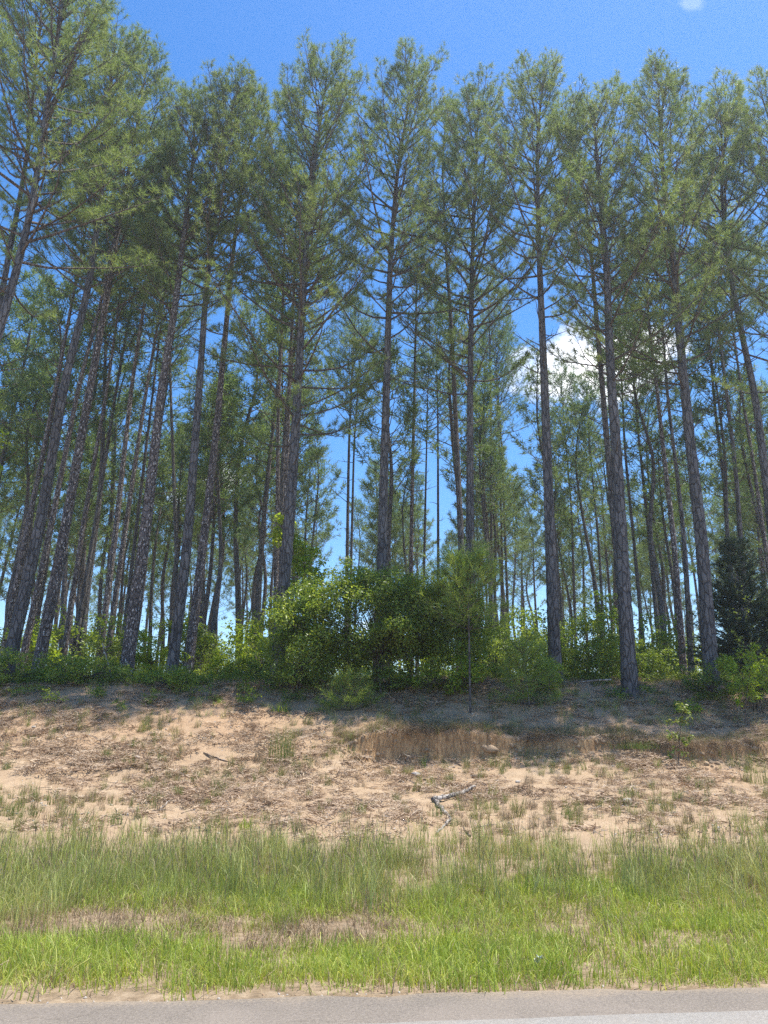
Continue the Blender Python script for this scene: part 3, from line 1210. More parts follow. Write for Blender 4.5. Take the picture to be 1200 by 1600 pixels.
# label, trunk polyline (photo px), distance, trunk width px near the base, crown start y, seed, options
pines = [
    ('tall near pine beyond the left edge, its crown filling the upper left corner', [(-150, 1060), (-60, 700), (5, 480), (45, 330), (85, 100), (110, -90)], 19.5, 26, 420, 11, dict(Lmax=3.1, nprim=74, bark='bark', dead=5, e0=5)),
    ('second near pine beyond the left edge with a thinner forked looking trunk at mid height', [(-95, 1060), (-30, 640), (10, 400), (40, 250), (60, 40), (65, -60)], 22, 18, 330, 12, dict(Lmax=2.6, nprim=50, dead=3)),
    ('leftmost big dark trunk rising whole from the brush, leaning right', [(12, 1040), (62, 800), (108, 600), (134, 462), (150, 370), (165, 230), (172, 120), (178, 40)], 23.5, 23, 400, 13, dict(Lmax=2.7, nprim=66, bark='bark', dead=6)),
    ('stout flaky trunk third from the left edge, painted sun flecks down its right side', [(58, 1050), (105, 800), (144, 600), (168, 480), (190, 360), (215, 200), (228, 70)], 25.5, 21, 440, 14, dict(Lmax=2.4, nprim=60, bark='bark_red', dead=5)),
    ('thick flaky trunk standing alone left of the twin pines, leaning right with painted sun flecks', [(198, 1045), (230, 830), (255, 600), (272, 490), (290, 350), (305, 220), (300, 130)], 24.5, 24, 470, 15, dict(Lmax=2.2, nprim=56, bark='bark_red', dead=6)),
    ('left one of the two close pines that cross low, its trunk straightening upward', [(268, 1050), (292, 870), (311, 600), (322, 431), (334, 340), (350, 210), (372, 115)], 24.5, 20, 450, 16, dict(Lmax=2.5, nprim=64, dead=5)),
    ('right one of the two close pines that cross low, flecked lower half', [(293, 1050), (310, 900), (335, 700), (352, 530), (368, 370), (385, 260), (400, 150)], 26, 18, 400, 17, dict(Lmax=2.3, nprim=56, bark='bark_red', dead=4)),
    ('thick dark trunk rising beside the lime sapling left of the big round bush', [(432, 1060), (440, 960), (456, 780), (465, 600), (478, 400), (490, 250), (512, 80)], 24, 24, 640, 18, dict(Lmax=3.1, nprim=100, dead=3, e0=8)),
    ('straight blue grey trunk rising out of the middle of the round bush', [(592, 1050), (597, 860), (601, 700), (607, 500), (610, 400), (622, 250), (648, 95)], 25, 21, 500, 19, dict(Lmax=3.0, nprim=76, dead=5)),
    ('dark trunk directly behind the young pine, reddish at mid height', [(734, 1060), (734, 900), (735, 620), (738, 420), (744, 250), (748, 130)], 26.5, 18, 560, 20, dict(Lmax=3.0, nprim=78, dead=5)),
    ('slim slightly bowed pine just left of the dark trunk behind the young pine', [(728, 1060), (722, 880), (712, 640), (705, 520), (697, 380), (690, 250), (700, 140)], 30, 13, 440, 21, dict(Lmax=1.9, nprim=46, dead=5)),
    ('isolated straight pine beside the white cloud, dead snags on its bare trunk', [(867, 1040), (862, 960), (850, 620), (845, 500), (841, 380), (840, 200), (850, 96)], 23.5, 22, 450, 22, dict(Lmax=2.5, nprim=64, dead=9)),
    ('widest trunk on the right, its flared base bare at the bank edge', [(984, 1072), (972, 850), (964, 700), (953, 580), (945, 430), (938, 300), (925, 200), (930, 140)], 22.5, 27, 560, 23, dict(Lmax=2.5, nprim=64, dead=6)),
    ('companion trunk pressed behind the widest right hand trunk and parting from it higher up', [(982, 1060), (962, 820), (948, 680), (933, 530), (927, 440), (918, 330), (890, 200), (880, 150)], 27, 15, 480, 24, dict(Lmax=2.0, nprim=46, dead=4)),
    ('big plated trunk with a broken snag at mid height, left of the dark cedar', [(1112, 1060), (1098, 850), (1078, 690), (1060, 520), (1047, 400), (1036, 280), (1030, 180), (1045, 100)], 23, 26, 560, 25, dict(Lmax=2.6, nprim=68, dead=7)),
    ('slightly bowed trunk at the right edge, crown spreading past the frame', [(1235, 1060), (1190, 740), (1172, 620), (1155, 490), (1133, 340), (1128, 250), (1140, 150)], 24, 19, 420, 26, dict(Lmax=2.6, nprim=62, dead=6)),
    ('outermost right pine whose trunk stands past the edge, only its limbs and top in frame', [(1330, 1060), (1275, 700), (1240, 400), (1215, 250), (1200, 150)], 23, 20, 560, 27, dict(Lmax=3.0, nprim=60, dead=4)),
]
mids = [
    ([(2, 1035), (91, 600), (118, 440), (140, 320), (150, 230)], 30, 12, 480, 'bark_red'),
    ([(36, 1030), (80, 830), (128, 600), (155, 480), (185, 330), (190, 240)], 28.5, 14, 450, 'bark_red'),
    ([(98, 1035), (132, 800), (165, 600), (185, 470), (200, 340)], 31, 12, 520, 'bark_red'),
    ([(113, 1035), (150, 800), (185, 600), (215, 420), (230, 300)], 34, 10, 540, 'bark'),
    ([(154, 1035), (180, 830), (205, 600), (232, 440), (250, 300), (262, 210)], 30, 13, 470, 'bark_red'),
    ([(166, 1035), (200, 800), (228, 600), (245, 500), (265, 350)], 31, 12, 540, 'bark_red'),
    ([(188, 1035), (215, 800), (240, 600), (255, 470), (262, 400)], 36, 9, 560, 'bark'),
    ([(276, 1035), (275, 850), (268, 600), (266, 480), (270, 350)], 34, 9, 580, 'bark'),
    ([(428, 1045), (432, 800), (434, 650), (440, 500), (446, 360), (450, 250)], 29, 11, 480, 'bark_red'),
    ([(440, 1045), (446, 800), (451, 600), (458, 480), (466, 300)], 27.5, 13, 460, 'bark_red'),
    ([(540, 1030), (545, 700), (551, 560), (555, 480)], 38, 9, 650, 'bark'),
    ([(545, 1030), (553, 700), (560, 590), (566, 520)], 40, 7, 660, 'bark'),
    ([(641, 1030), (643, 800), (648, 600), (650, 480), (655, 330)], 34, 10, 600, 'bark_red'),
    ([(660, 1030), (666, 730), (668, 640), (670, 560)], 46, 7, 680, 'bark_far'),
    ([(685, 1030), (684, 650), (682, 560), (680, 470)], 44, 7, 640, 'bark_far'),
    ([(768, 1030), (768, 700), (765, 560), (762, 430)], 42, 7, 640, 'bark_far'),
    ([(788, 1030), (780, 700), (776, 600), (770, 520)], 46, 6, 680, 'bark_far'),
    ([(796, 1030), (785, 720), (778, 600), (772, 500)], 45, 6, 650, 'bark_far'),
    ([(900, 1030), (893, 800), (880, 640), (876, 590)], 44, 6, 700, 'bark_far'),
    ([(945, 1030), (935, 850), (923, 700), (915, 600)], 44, 7, 720, 'bark_far'),
    ([(1008, 1040), (990, 850), (977, 700), (970, 560), (965, 450)], 36, 8, 640, 'bark'),
    ([(1032, 1040), (1015, 850), (1003, 740), (990, 600), (985, 520)], 36, 9, 680, 'bark'),
    ([(1068, 1050), (1050, 850), (1035, 700), (1026, 600), (1014, 500), (1008, 380)], 28, 13, 590, 'bark_red'),
    ([(1080, 1045), (1068, 850), (1056, 730), (1045, 620), (1035, 500), (1025, 400)], 29, 11, 600, 'bark'),
    ([(1150, 1040), (1130, 740), (1118, 660), (1105, 520), (1098, 420)], 33, 10, 620, 'bark'),
    ([(1170, 1040), (1145, 740), (1128, 600), (1115, 460), (1105, 330), (1100, 250)], 31, 11, 520, 'bark'),
    ([(1222, 1040), (1180, 740), (1160, 620), (1148, 500), (1140, 380)], 31, 10, 540, 'bark_red'),
]
mid_words = ['thin flecked trunk half hidden behind the leftmost big dark trunk',
             'flecked trunk just right of the leftmost big dark trunk, leaning with it',
             'narrow flecked trunk just right of the stout flaky trunk near the left edge',
             'narrow dark trunk fifth from the left edge, close beside a slightly thicker one',
             'left one of three parallel leaning trunks before the thick flaky trunk',
             'middle one of three parallel leaning trunks before the thick flaky trunk',
             'thinnest of three parallel leaning trunks, touching the thick flaky trunk',
             'thin upright dark stem just left of the two close pines that cross low',
             'flecked slim trunk on the left of the thick dark one by the lime sapling',
             'flecked trunk squeezed against the thick dark one by the lime sapling',
             'thin pine seen in the blue gap left of the straight trunk in the bush',
             'thinner twin close beside the thin pine in the blue gap above the bush',
             'flecked pine just right of the straight trunk rising from the round bush',
             'slim far pine above the right half of the round bush, nearest the flecked pine',
             'slim far pine midway between the flecked pine and the slim bowed pine',
             'slim far pine directly right of the dark trunk behind the young pine',
             'left one of the two hair thin pines left of the isolated blue grey pine',
             'right one of the two hair thin pines left of the isolated blue grey pine',
             'thin far pine seen just right of the isolated blue grey pine',
             'thin far pine just left of the widest right hand trunk',
             'thin pine immediately right of the widest right hand trunk',
             'lone thin pine midway between the widest trunk and the plated trunk',
             'flecked pine just left of the plated trunk with the broken snag',
             'smoother pine squeezed between the flecked pine and the plated trunk',
             'left one of the two pines rising behind the dark cedar',
             'right one of the two pines rising behind the dark cedar',
             'slim flecked pine between the dark cedar and the bowed right edge trunk']


def make_pines():
    for (lab, pts, d, w, cy, seed, kw) in pines:
        make_pine(lab, FRONT, pts, d, w, cy, seed, True, **kw)
    for i, (pts, d, w, cy, bk) in enumerate(mids):
        make_pine(mid_words[i], MIDG, pts, d, w, cy, 100 + i, False, Lmax=2.1, nprim=46 if w > 9 else 40, bark=bk, dead=2, e0=10)


def far_variant(i, H):
    """one of the deep-stand pines: built once, then copied"""
    global rng
    rng = np.random.default_rng(500 + i)
    root = thing('pine_tree', 'slender pine deep in the stand, one of many seen between the nearer trunks' if H > 16 else 'short low crowned pine deep in the stand, its foliage below the tall crowns', 'pine tree', (0, 0, 0), 0, 'pines deep in the stand' if H > 16 else 'short pines deep in the stand')
    tb = Tubes()
    P = [np.array([0, 0, -.3])]
    for k in range(1, 6):
        P.append(np.array([rng.normal(0, .14) * k ** .7, rng.normal(0, .14) * k ** .7, H * k / 5]))
    Q = trunk_tube(tb, P, (.15 if H > 16 else .11) + .02 * rng.random(), 8, .6, .08)
    t_ = link('trunk', tb.mesh('trunk', M['bark_far'], True), root)

    def pos(s):
        f = np.clip(s, 0, 1) * (len(Q) - 1)
        k = min(len(Q) - 2, int(f))
        return Q[k] + (Q[k + 1] - Q[k]) * (f - k)
    cb, V, F = crown_data(pos, (.36 if H < 16 else .46) + .08 * rng.random(), .985, 46, 2.7 if H > 16 else 2.3, TUFT_LO, tw_per_m=3.0, tstep=.34, twig_tubes=False, br_sides=3, e0=15, e1=55)
    cr = link('crown', new_mesh('crown', V, F, M['needle_far']), root)
    br = link('branches', cb.mesh('branches', M['twig']), root)
    kids(root, t_, cr, br)
    return root


def make_far_pines():
    global rng
    protos = [far_variant(i, h) for i, h in enumerate((19, 20.5, 18, 21.5, 13.5, 19.5, 17, 20))]
    used = [False] * len(protos)
    rng = np.random.default_rng(77)
    spots = []
    y = 33.0
    while y < 84:
        half = y * .60 + 4
        x = -half + rng.random() * 3
        while x < half:
            xx = x + rng.normal(0, .45)
            yy = y + rng.normal(0, .6)
            px = 600 + FPX * xx / (yy / cp * 1.0)
            ok = True
            if 495 < px < 592 and yy < 66:
                ok = False
            if 648 < px < 710 and yy < 58:
                ok = False
            if 785 < px < 850 and yy < 64:
                ok = False
            keep = .88 if px < 480 else .74
            if yy > 60:
                keep *= .8
            if ok and rng.random() < keep:
                spots.append((xx, yy))
            x += 2.75 + .03 * (y - 33)
        y += 3.2 + .03 * (y - 33)
    for k, (x, y) in enumerate(spots):
        i = k % len(protos)
        if used[i]:
            o = copy_tree(protos[i])
        else:
            o = protos[i]
            used[i] = True
        sc = .86 + .2 * rng.random()
        if 600 + FPX * x / y > 480 and y < 60:
            sc *= .88
        o.location = (x, y, gz(x, y))
        o.rotation_euler = (rng.normal(0, .012), rng.normal(0, .016) + (.02 if x < -4 else 0), rng.random() * 6.28)
        o.scale = (sc, sc, sc)
    print('far pines', len(spots))


# ---------------------------------------------------------------- broadleaf bushes and saplings
def leaf_cloud(centres, radii, per, size, q, flat=.6, asp=.55):
    """leaves in clumps: each a folded diamond of two triangles per half"""
    n = len(centres) * per
    c = np.repeat(np.asarray(centres, float), per, 0)
    r = np.repeat(np.asarray(radii, float), per)
    d = q.normal(size=(n, 3))
    d /= np.linalg.norm(d, axis=1)[:, None]
    rad = r * (.25 + .75 * q.random(n) ** .6)
    p = c + d * rad[:, None] * np.array([1, 1, .75])
    nrm = d * .5 + q.normal(0, .45, (n, 3)) + np.array([0, 0, flat])
    nrm /= np.linalg.norm(nrm, axis=1)[:, None]
    a = np.cross(nrm, q.normal(size=(n, 3)))
    a /= np.linalg.norm(a, axis=1)[:, None] + 1e-9
    b = np.cross(nrm, a)
    s = size * (.6 + .8 * q.random(n))
    L = a * s[:, None]
    W = b * (s * asp * .5)[:, None]
    up = nrm * (s * .13)[:, None]
    V = np.stack([p, p + L * .45 + W + up, p + L, p + L * .45 - W + up], 1).reshape(-1, 3)
    i = np.arange(n)[:, None] * 4
    F = np.concatenate([i + np.array([[0, 1, 2]]), i + np.array([[0, 2, 3]])])
    return V, F


def ell_centres(n, rx, ry, rz, cz, q, hollow=.55, lump=.18):
    out = []
    for _ in range(n):
        d = q.normal(size=3)
        d /= np.linalg.norm(d)
        r = hollow + (1 - hollow) * q.random() ** .5
        r *= 1 + lump * q.normal()
        p = d * r * np.array([rx, ry, rz]) + np.array([0, 0, cz])
        out.append(p)
    out = np.array(out)
    out[:, 2] = np.maximum(out[:, 2], .1)
    return out


def make_bush(name, label, cat, px, py, d, w_m, h_m, mat, seed, nc=60, per=60, leaf=.06, depth=None, stems=5, cr=.26, lift=.5, group=None, base=None, hollow=.5, flat=.6, stem_r=.02, asp=.55):
    """a shrub standing at photo pixel px; py is only used when base is given as a height"""
    q = np.random.default_rng(seed)
    p = at(px, py, d)
    g = gz(p.x, d) - .03
    root = thing(name, label, cat, (p.x, d, g), 0, group)
    rz = h_m * (1 - lift * .5) / 2
    cz = h_m - rz
    cs = ell_centres(nc, w_m / 2, (depth or w_m * .8) / 2, rz, cz, q, hollow)
    V, F = leaf_cloud(cs, cr * (.7 + .6 * q.random(nc)), per, leaf, q, flat, asp)
    V[:, 2] = np.maximum(V[:, 2], .02)
    fo = link('foliage', new_mesh('foliage', V, F, mat), root)
    kids(root, fo)
    # stems reach into the clumps; every stem a piece of its own
    order = q.permutation(nc)
    chunks = np.array_split(order, stems)
    for ch in chunks:
        tb = Tubes()
        b0 = np.array([q.normal(0, .05 * w_m), q.normal(0, .05 * w_m), -.1])
        mid = np.mean(cs[ch], 0) * np.array([.5, .5, .55])
        tb.add([b0, (b0 + mid) / 2 + q.normal(0, .03, 3), mid], [stem_r, stem_r * .8, stem_r * .6], 5)
        for i in ch[:14]:
            e = cs[i]
            m = (mid + e) / 2 + q.normal(0, .06, 3)
            tb.add([mid, m, e], [stem_r * .5, stem_r * .35, .003], 3)
        st = link('stem', tb.mesh('stem', M['twig']), root)
        kids(root, st)
    return root


def make_sapling(name, label, cat, pts_px, d, mat, seed, width, nc=40, per=40, leaf=.09, cr=.2, low=.25, rad=.02, flat=.8, group=None, asp=.7, ground=True):
    q = np.random.default_rng(seed)
    P = [np.array(at(x, y, d)) for x, y in pts_px]
    g = gz(P[0][0], d)
    b = P[0].copy()
    b[2] = g - .05
    P[0] = b
    P = [p - b for p in P]
    root = thing(name, label, cat, tuple(b), 0, group)
    tb = Tubes()
    t = np.linspace(0, 1, 10)
    k = np.linspace(0, 1, len(P))
    Q = np.stack([np.interp(t, k, [p[i] for p in P]) for i in range(3)], -1)
    tb.add(Q, np.linspace(rad, .005, 10), 6)
    tr = link('trunk', tb.mesh('trunk', M['twig']), root)
    bt = Tubes()
    cs = []
    for i in range(nc):
        u = low + (1 - low) * q.random()
        f = u * 9
        j = min(8, int(f))
        p = Q[j] + (Q[j + 1] - Q[j]) * (f - j)
        az = q.random() * 6.28
        L = width * .5 * (.35 + .65 * q.random()) * (1 - .65 * max(0, u - .35) / .65)
        e = p + np.array([math.cos(az) * L, math.sin(az) * L, L * (.25 + .4 * q.random())])
        bt.add([p, (p + e) / 2 + np.array([0, 0, .03]), e], [.007, .005, .003], 3)
        cs.append(e)
    V, F = leaf_cloud(cs, cr * (.6 + .7 * q.random(nc)), per, leaf, q, flat, asp)
    fo = link('foliage', new_mesh('foliage', V, F, mat), root)
    br = link('branches', bt.mesh('branches', M['twig']), root)
    kids(root, tr, fo, br)
    return root


def make_young_pine(label, pts_px, d, seed, whorls=9, L0=1.3, rad=.035, tsc=1.0, low=.25, name='young_pine', step=.13, nb=6):
    q = np.random.default_rng(seed)
    P = [np.array(at(x, y, d)) for x, y in pts_px]
    b = P[0].copy()
    b[2] = gz(P[0][0], d) - .05
    P[0] = b
    P = [p - b for p in P]
    root = thing(name, label, 'young pine', tuple(b))
    t = np.linspace(0, 1, 14)
    k = np.linspace(0, 1, len(P))
    Q = np.stack([np.interp(t, k, [p[i] for p in P]) for i in range(3)], -1)
    tb = Tubes()
    tb.add(Q, np.linspace(rad, .008, 14), 7)
    tr = link('trunk', tb.mesh('trunk', M['bark']), root)
    bt = Tubes()
    TP, TD, TS = [], [], []
    for w in range(whorls):
        u = low + (1 - low) * (w / whorls) ** .9
        f = u * 13
        j = min(12, int(f))
        p = Q[j] + (Q[j + 1] - Q[j]) * (f - j)
        a0 = q.random() * 6.28
        for m in range(nb):
            az = a0 + m * 6.28 / nb + q.normal(0, .25)
            L = L0 * (1 - .78 * u) * (.7 + .5 * q.random()) + .12
            el = .15 + .6 * u + q.normal(0, .1)
            dd = np.array([math.cos(az) * math.cos(el), math.sin(az) * math.cos(el), math.sin(el)])
            e1 = p + dd * L * .6
            e = e1 + (dd + np.array([0, 0, .45])) * L * .4
            bt.add([p, e1, e], [.012, .008, .005], 4)
            n = max(2, int(L * .75 / step))
            for g in range(n):
                s = 1 - g / n * .8
                pp = p + (e1 - p) * s / .6 if s < .6 else e1 + (e - e1) * (s - .6) / .4
                TP.append(pp)
                TD.append(dd + np.array([0, 0, .5]) + q.normal(0, .2, 3))
                TS.append(tsc * (.8 + .4 * q.random()))
            for g in range(int(L / .3)):
                s = .35 + .6 * q.random()
                pp = p + (e1 - p) * min(1, s / .6)
                sd = np.cross(dd, [0, 0, 1]) * q.choice([-1, 1])
                ee = pp + (sd * .8 + dd * .6 + np.array([0, 0, .35])) * (.18 + .22 * q.random())
                bt.add([pp, ee], [.006, .004], 3)
                for h in (1, .55):
                    TP.append(pp + (ee - pp) * h)
                    TD.append(ee - pp + q.normal(0, .08, 3))
                    TS.append(tsc * (.8 + .4 * q.random()))
    for i in range(5):
        TP.append(Q[-1] - np.array([0, 0, .09 * i]))
        TD.append(np.array([0, 0, 1.0]) + q.normal(0, .15, 3))
        TS.append(tsc * 1.1)
    V, F = place_tufts(TUFT_YOUNG, TP, TD, TS)
    cr = link('crown', new_mesh('crown', V, F, M['needle_young']), root)
    br = link('branches', bt.mesh('branches', M['twig']), root)
    kids(root, tr, cr, br)
    return root


def make_cedar():
    q = np.random.default_rng(901)
    d = 24.5
    p = at(1172, 1060, d)
    g = gz(p.x, d)
    root = thing('cedar_tree', 'dark conical cedar at the right edge behind the bright bush', 'cedar tree', (p.x, d, g))
    H = 4.6
    tb = Tubes()
    tb.add([(0, 0, -.1), (.03, 0, H * .5), (0, .02, H)], [.09, .05, .01], 7)
    tr = link('trunk', tb.mesh('trunk', M['bark_red']), root)
    bt = Tubes()
    TP, TD, TS = [], [], []
    for i in range(330):
        u = q.random() ** 1.1
        z = .25 + (H - .25) * u
        az = q.random() * 6.28
        L = (1.75 * (1 - u) ** .75 + .12) * (.6 + .5 * q.random())
        el = .25 + .35 * u
        e = np.array([math.cos(az) * L, math.sin(az) * L, z + L * el])
        b = np.array([0, 0, z])
        if i % 3 == 0:
            bt.add([b, (b + e) / 2, e], [.014, .009, .004], 3)
        n = max(2, int(L / .16))
        for g_ in range(n):
            f = 1 - g_ / n * .75
            TP.append(b + (e - b) * f + q.normal(0, .06, 3))
            TD.append(e - b + np.array([0, 0, .2]) + q.normal(0, .3, 3))
            TS.append(.8 + .5 * q.random())
    tpl = tuft_templates(8, 22, .13, .022, (10, 70), .1, seed=12)
    V, F = place_tufts(tpl, TP, TD, TS)
    cr = link('crown', new_mesh('crown', V, F, M['cedar']), root)
    br = link('branches', bt.mesh('branches', M['twig']), root)
    kids(root, tr, cr, br)


def make_shrubs():
    B = make_bush
    B('holly_bush', 'large round dark green bush in the middle of the bank top', 'bush', 590, 1060, 22.2, 5.9, 3.35, M['leaf_dark'], 201, nc=400, per=120, leaf=.085, depth=2.7, stems=9, cr=.34, lift=.42, hollow=.62, stem_r=.035)
    B('holly_bush', 'lower left lobe of dark bush spilling toward the thick trunk, small glossy leaves', 'bush', 468, 1060, 22.1, 2.5, 2.1, M['leaf_dark'], 202, nc=90, per=120, leaf=.07, stems=4, cr=.3, lift=.2)
    B('holly_bush', 'rounded bush crest between the straight trunk and the young pine', 'bush', 672, 1060, 22.1, 2.9, 3.4, M['leaf_mid'], 203, nc=170, per=110, leaf=.075, stems=5, cr=.32, lift=.35)
    B('leafy_bush', 'bright low bush at the foot of the young pine trunk', 'bush', 706, 1080, 21.6, 2.1, 1.15, M['leaf_lime'], 204, nc=50, per=60, leaf=.075, stems=5, cr=.2, lift=.1)
    B('leafy_bush', 'small bright bush right of the bushy second young pine', 'bush', 858, 1060, 22.3, 1.0, 1.0, M['leaf_lime'], 205, nc=24, per=60, leaf=.075, stems=3, cr=.17, lift=.1)
    B('leafy_bush', 'tall mid green shrub filling the gap before the widest trunk', 'bush', 918, 1060, 25.0, 2.7, 2.1, M['leaf_mid'], 206, nc=100, per=75, leaf=.085, stems=6, cr=.28, lift=.1)
    B('leafy_bush', 'bright bush at the right edge in front of the cedar', 'bush', 1180, 1075, 21.5, 1.9, 1.75, M['leaf_lime'], 207, nc=46, per=55, leaf=.085, stems=5, cr=.22, lift=.5)
    B('leafy_bush', 'small bright bush on bare needles between plated trunk and widest trunk', 'bush', 1070, 1075, 21.3, .75, .5, M['leaf_lime'], 208, nc=14, per=45, leaf=.075, stems=3, cr=.14, lift=.1)
    B('leafy_bush', 'yellow green bush between the thick flaky trunk and the crossing pines', 'bush', 236, 1045, 25.6, 1.5, 1.9, M['leaf_lime'], 209, nc=44, per=50, leaf=.09, stems=4, cr=.24, lift=.1)
    B('leafy_bush', 'small pale bush just right of the crossing pines', 'bush', 348, 1040, 25, 1.0, .95, M['leaf_lime'], 210, nc=24, per=45, leaf=.08, stems=3, cr=.18, lift=.1)
    B('leafy_bush', 'dark low shrub at the foot of the leftmost big trunk', 'bush', 20, 1060, 22.8, 2.4, .95, M['leaf_dark'], 211, nc=60, per=70, leaf=.07, stems=4, cr=.22, lift=0)
    B('leafy_bush', 'dark low shrub between the stout flaky trunk and the thick flaky trunk', 'bush', 130, 1060, 22.9, 2.6, .8, M['leaf_dark'], 212, nc=60, per=70, leaf=.07, stems=4, cr=.22, lift=0)
    B('leafy_bush', 'dark low shrub in front of the crossing pines', 'bush', 262, 1060, 22.6, 2.2, .6, M['leaf_dark'], 213, nc=46, per=70, leaf=.07, stems=4, cr=.2, lift=0)
    B('leafy_bush', 'low dull bush between the crossing pines and the thick dark trunk', 'bush', 385, 1055, 24.5, 1.7, .8, M['leaf_mid'], 214, nc=40, per=60, leaf=.07, stems=4, cr=.2, lift=0)
    B('leafy_bush', 'yellow green shrub under the round bush, right of its shaded hollow', 'bush', 610, 1080, 22.0, 1.3, .8, M['leaf_mid'], 215, nc=34, per=60, leaf=.065, stems=4, cr=.17, lift=0)
    B('leafy_bush', 'light green shrub low between the widest trunk and the lone thin pine', 'bush', 1010, 1050, 26.0, 1.8, 1.1, M['leaf_mid'], 216, nc=44, per=60, leaf=.08, stems=4, cr=.22, lift=0)
    B('leafy_bush', 'loose shrub hiding the foot of the plated trunk', 'bush', 1112, 1050, 22.3, 1.5, 1.15, M['leaf_mid'], 217, nc=34, per=50, leaf=.08, stems=4, cr=.2, lift=0)
    B('leafy_bush', 'shaded shrub at the foot of the isolated blue grey pine', 'bush', 866, 1050, 24.4, 1.6, 1.3, M['leaf_mid'], 218, nc=40, per=70, leaf=.075, stems=4, cr=.24, lift=0)
    B('leafy_bush', 'dark bush in shade behind the second young pine', 'bush', 775, 1050, 24.2, 2.0, 1.7, M['leaf_mid'], 219, nc=70, per=80, leaf=.075, stems=4, cr=.28, lift=0)
    # bushes deeper in the stand that close the view under the crowns
    q = np.random.default_rng(44)
    spots = [(30, 30), (95, 33), (165, 29), (205, 34), (300, 31), (365, 34), (410, 30), (470, 33), (520, 36), (700, 34), (760, 30), (815, 33), (900, 31), (955, 34), (1030, 31), (1075, 35), (1140, 32), (1195, 29)]
    spots += [(px_ + q.uniform(-20, 20), q.uniform(31, 46)) for px_ in range(-20, 1230, 42)]
    protos = []
    for k in range(3):
        protos.append(B('understorey_bush', 'light green bush deep under the pines among the thin trunks', 'bush', 0, 1050, 30, 2.8, 2.2 + .4 * k, M['leaf_mid'] if k else M['leaf_lime'], 230 + k, nc=60, per=40, leaf=.12, stems=3, cr=.34, lift=0, group='bushes deep under the pines'))
    for i, (px, d) in enumerate(spots):
        o = protos[i] if i < 3 else copy_tree(protos[i % 3])
        p = at(px, 1050, d)
        o.location = (p.x, d, gz(p.x, d) - .05)
        o.rotation_euler = (0, 0, q.random() * 6.28)
        s = .7 + .6 * q.random()
        o.scale = (s, s, s * (.75 + .4 * q.random()))
    S = make_sapling
    S('maple_sapling', 'lime green sapling glowing between the thick dark trunk and the round bush', 'sapling', [(472, 1050), (474, 980), (478, 900), (470, 850)], 24.6, M['leaf_lime'], 301, 2.1, nc=80, per=26, leaf=.13, cr=.24, low=.3)
    S('maple_sapling', 'wispy lime shoot beside the thick dark trunk above the first sapling', 'sapling', [(452, 1050), (446, 900), (440, 812)], 27.5, M['leaf_lime'], 302, 1.6, nc=24, per=22, leaf=.13, cr=.2, low=.72)
    S('oak_sapling', 'hardwood at the left edge with loose yellow green sprays', 'sapling', [(-60, 1050), (-40, 800), (-20, 600)], 23.5, M['leaf_lime'], 303, 2.6, nc=46, per=26, leaf=.12, cr=.25, low=.4, rad=.05)
    S('oak_sapling', 'leafy sapling leaning before the widest trunk, over the tall mid green shrub', 'sapling', [(950, 1055), (945, 990), (938, 930)], 25.6, M['leaf_mid'], 304, 2.0, nc=36, per=26, leaf=.11, cr=.24, low=.25)
    S('oak_sapling', 'upright weedy sapling growing at the foot of the cut bank on the right', 'sapling', [(1058, 1190), (1062, 1150), (1068, 1105)], 18.3, M['weed'], 305, .75, nc=26, per=14, leaf=.07, cr=.08, low=.1, rad=.010)
    S('oak_sapling', 'spindly sapling standing on the bank under the bright right edge bush', 'sapling', [(1164, 1133), (1165, 1100), (1172, 1040)], 20.6, M['leaf_lime'], 306, 1.0, nc=26, per=22, leaf=.075, cr=.13, low=.4, rad=.012)
    Y = make_young_pine
    Y('young pine with a thin straight stem standing on the bank before the round bush', [(735, 1118), (733, 1000), (731, 920), (729, 885)], 20.6, 401, whorls=10, L0=2.1, rad=.03, low=.40, tsc=1.0, step=.2)
    Y('second young pine, shorter and bushier, right of the thin stemmed one', [(828, 1112), (822, 1060), (815, 1005)], 21.2, 402, whorls=6, L0=1.2, rad=.02, low=.08, tsc=.95, name='young_pine', step=.17)
    Y('knee high pine seedling at the left foot of the round bush', [(549, 1112), (547, 1090), (545, 1062)], 20.9, 403, whorls=5, L0=.7, rad=.012, low=.05, tsc=.85, name='pine_seedling', nb=6, step=.13)


def tuft_thing(name, label, cat, px, py, mat, seed, n=60, rad=.12, h=.4, w=.006, lean=.35, d=None, group=None):
    """a single clump of grass or weed standing on the ground seen at px,py"""
    global rng
    rng = np.random.default_rng(seed)
    if d is None:
        d = ground_hit(px, py)
    p = at(px, py, d)
    V, F4, F3 = blades(n, rad, h, w, lean, 4, .5)
    me = new_mesh(name, V, [np.concatenate(F4), F3], mat)
    o = link(name, me, None, (p.x, d, gz(p.x, d)))
    return tag(o, label, cat, group)


def ground_hit(px, py):
    r = ray(px, py)
    prev = None
    for Y in np.arange(5, 40, .03):
        t = Y / r.y
        z = CAM_Z + r.z * t
        if z < gz(r.x * t, Y):
            return float(Y)
    return 22.0


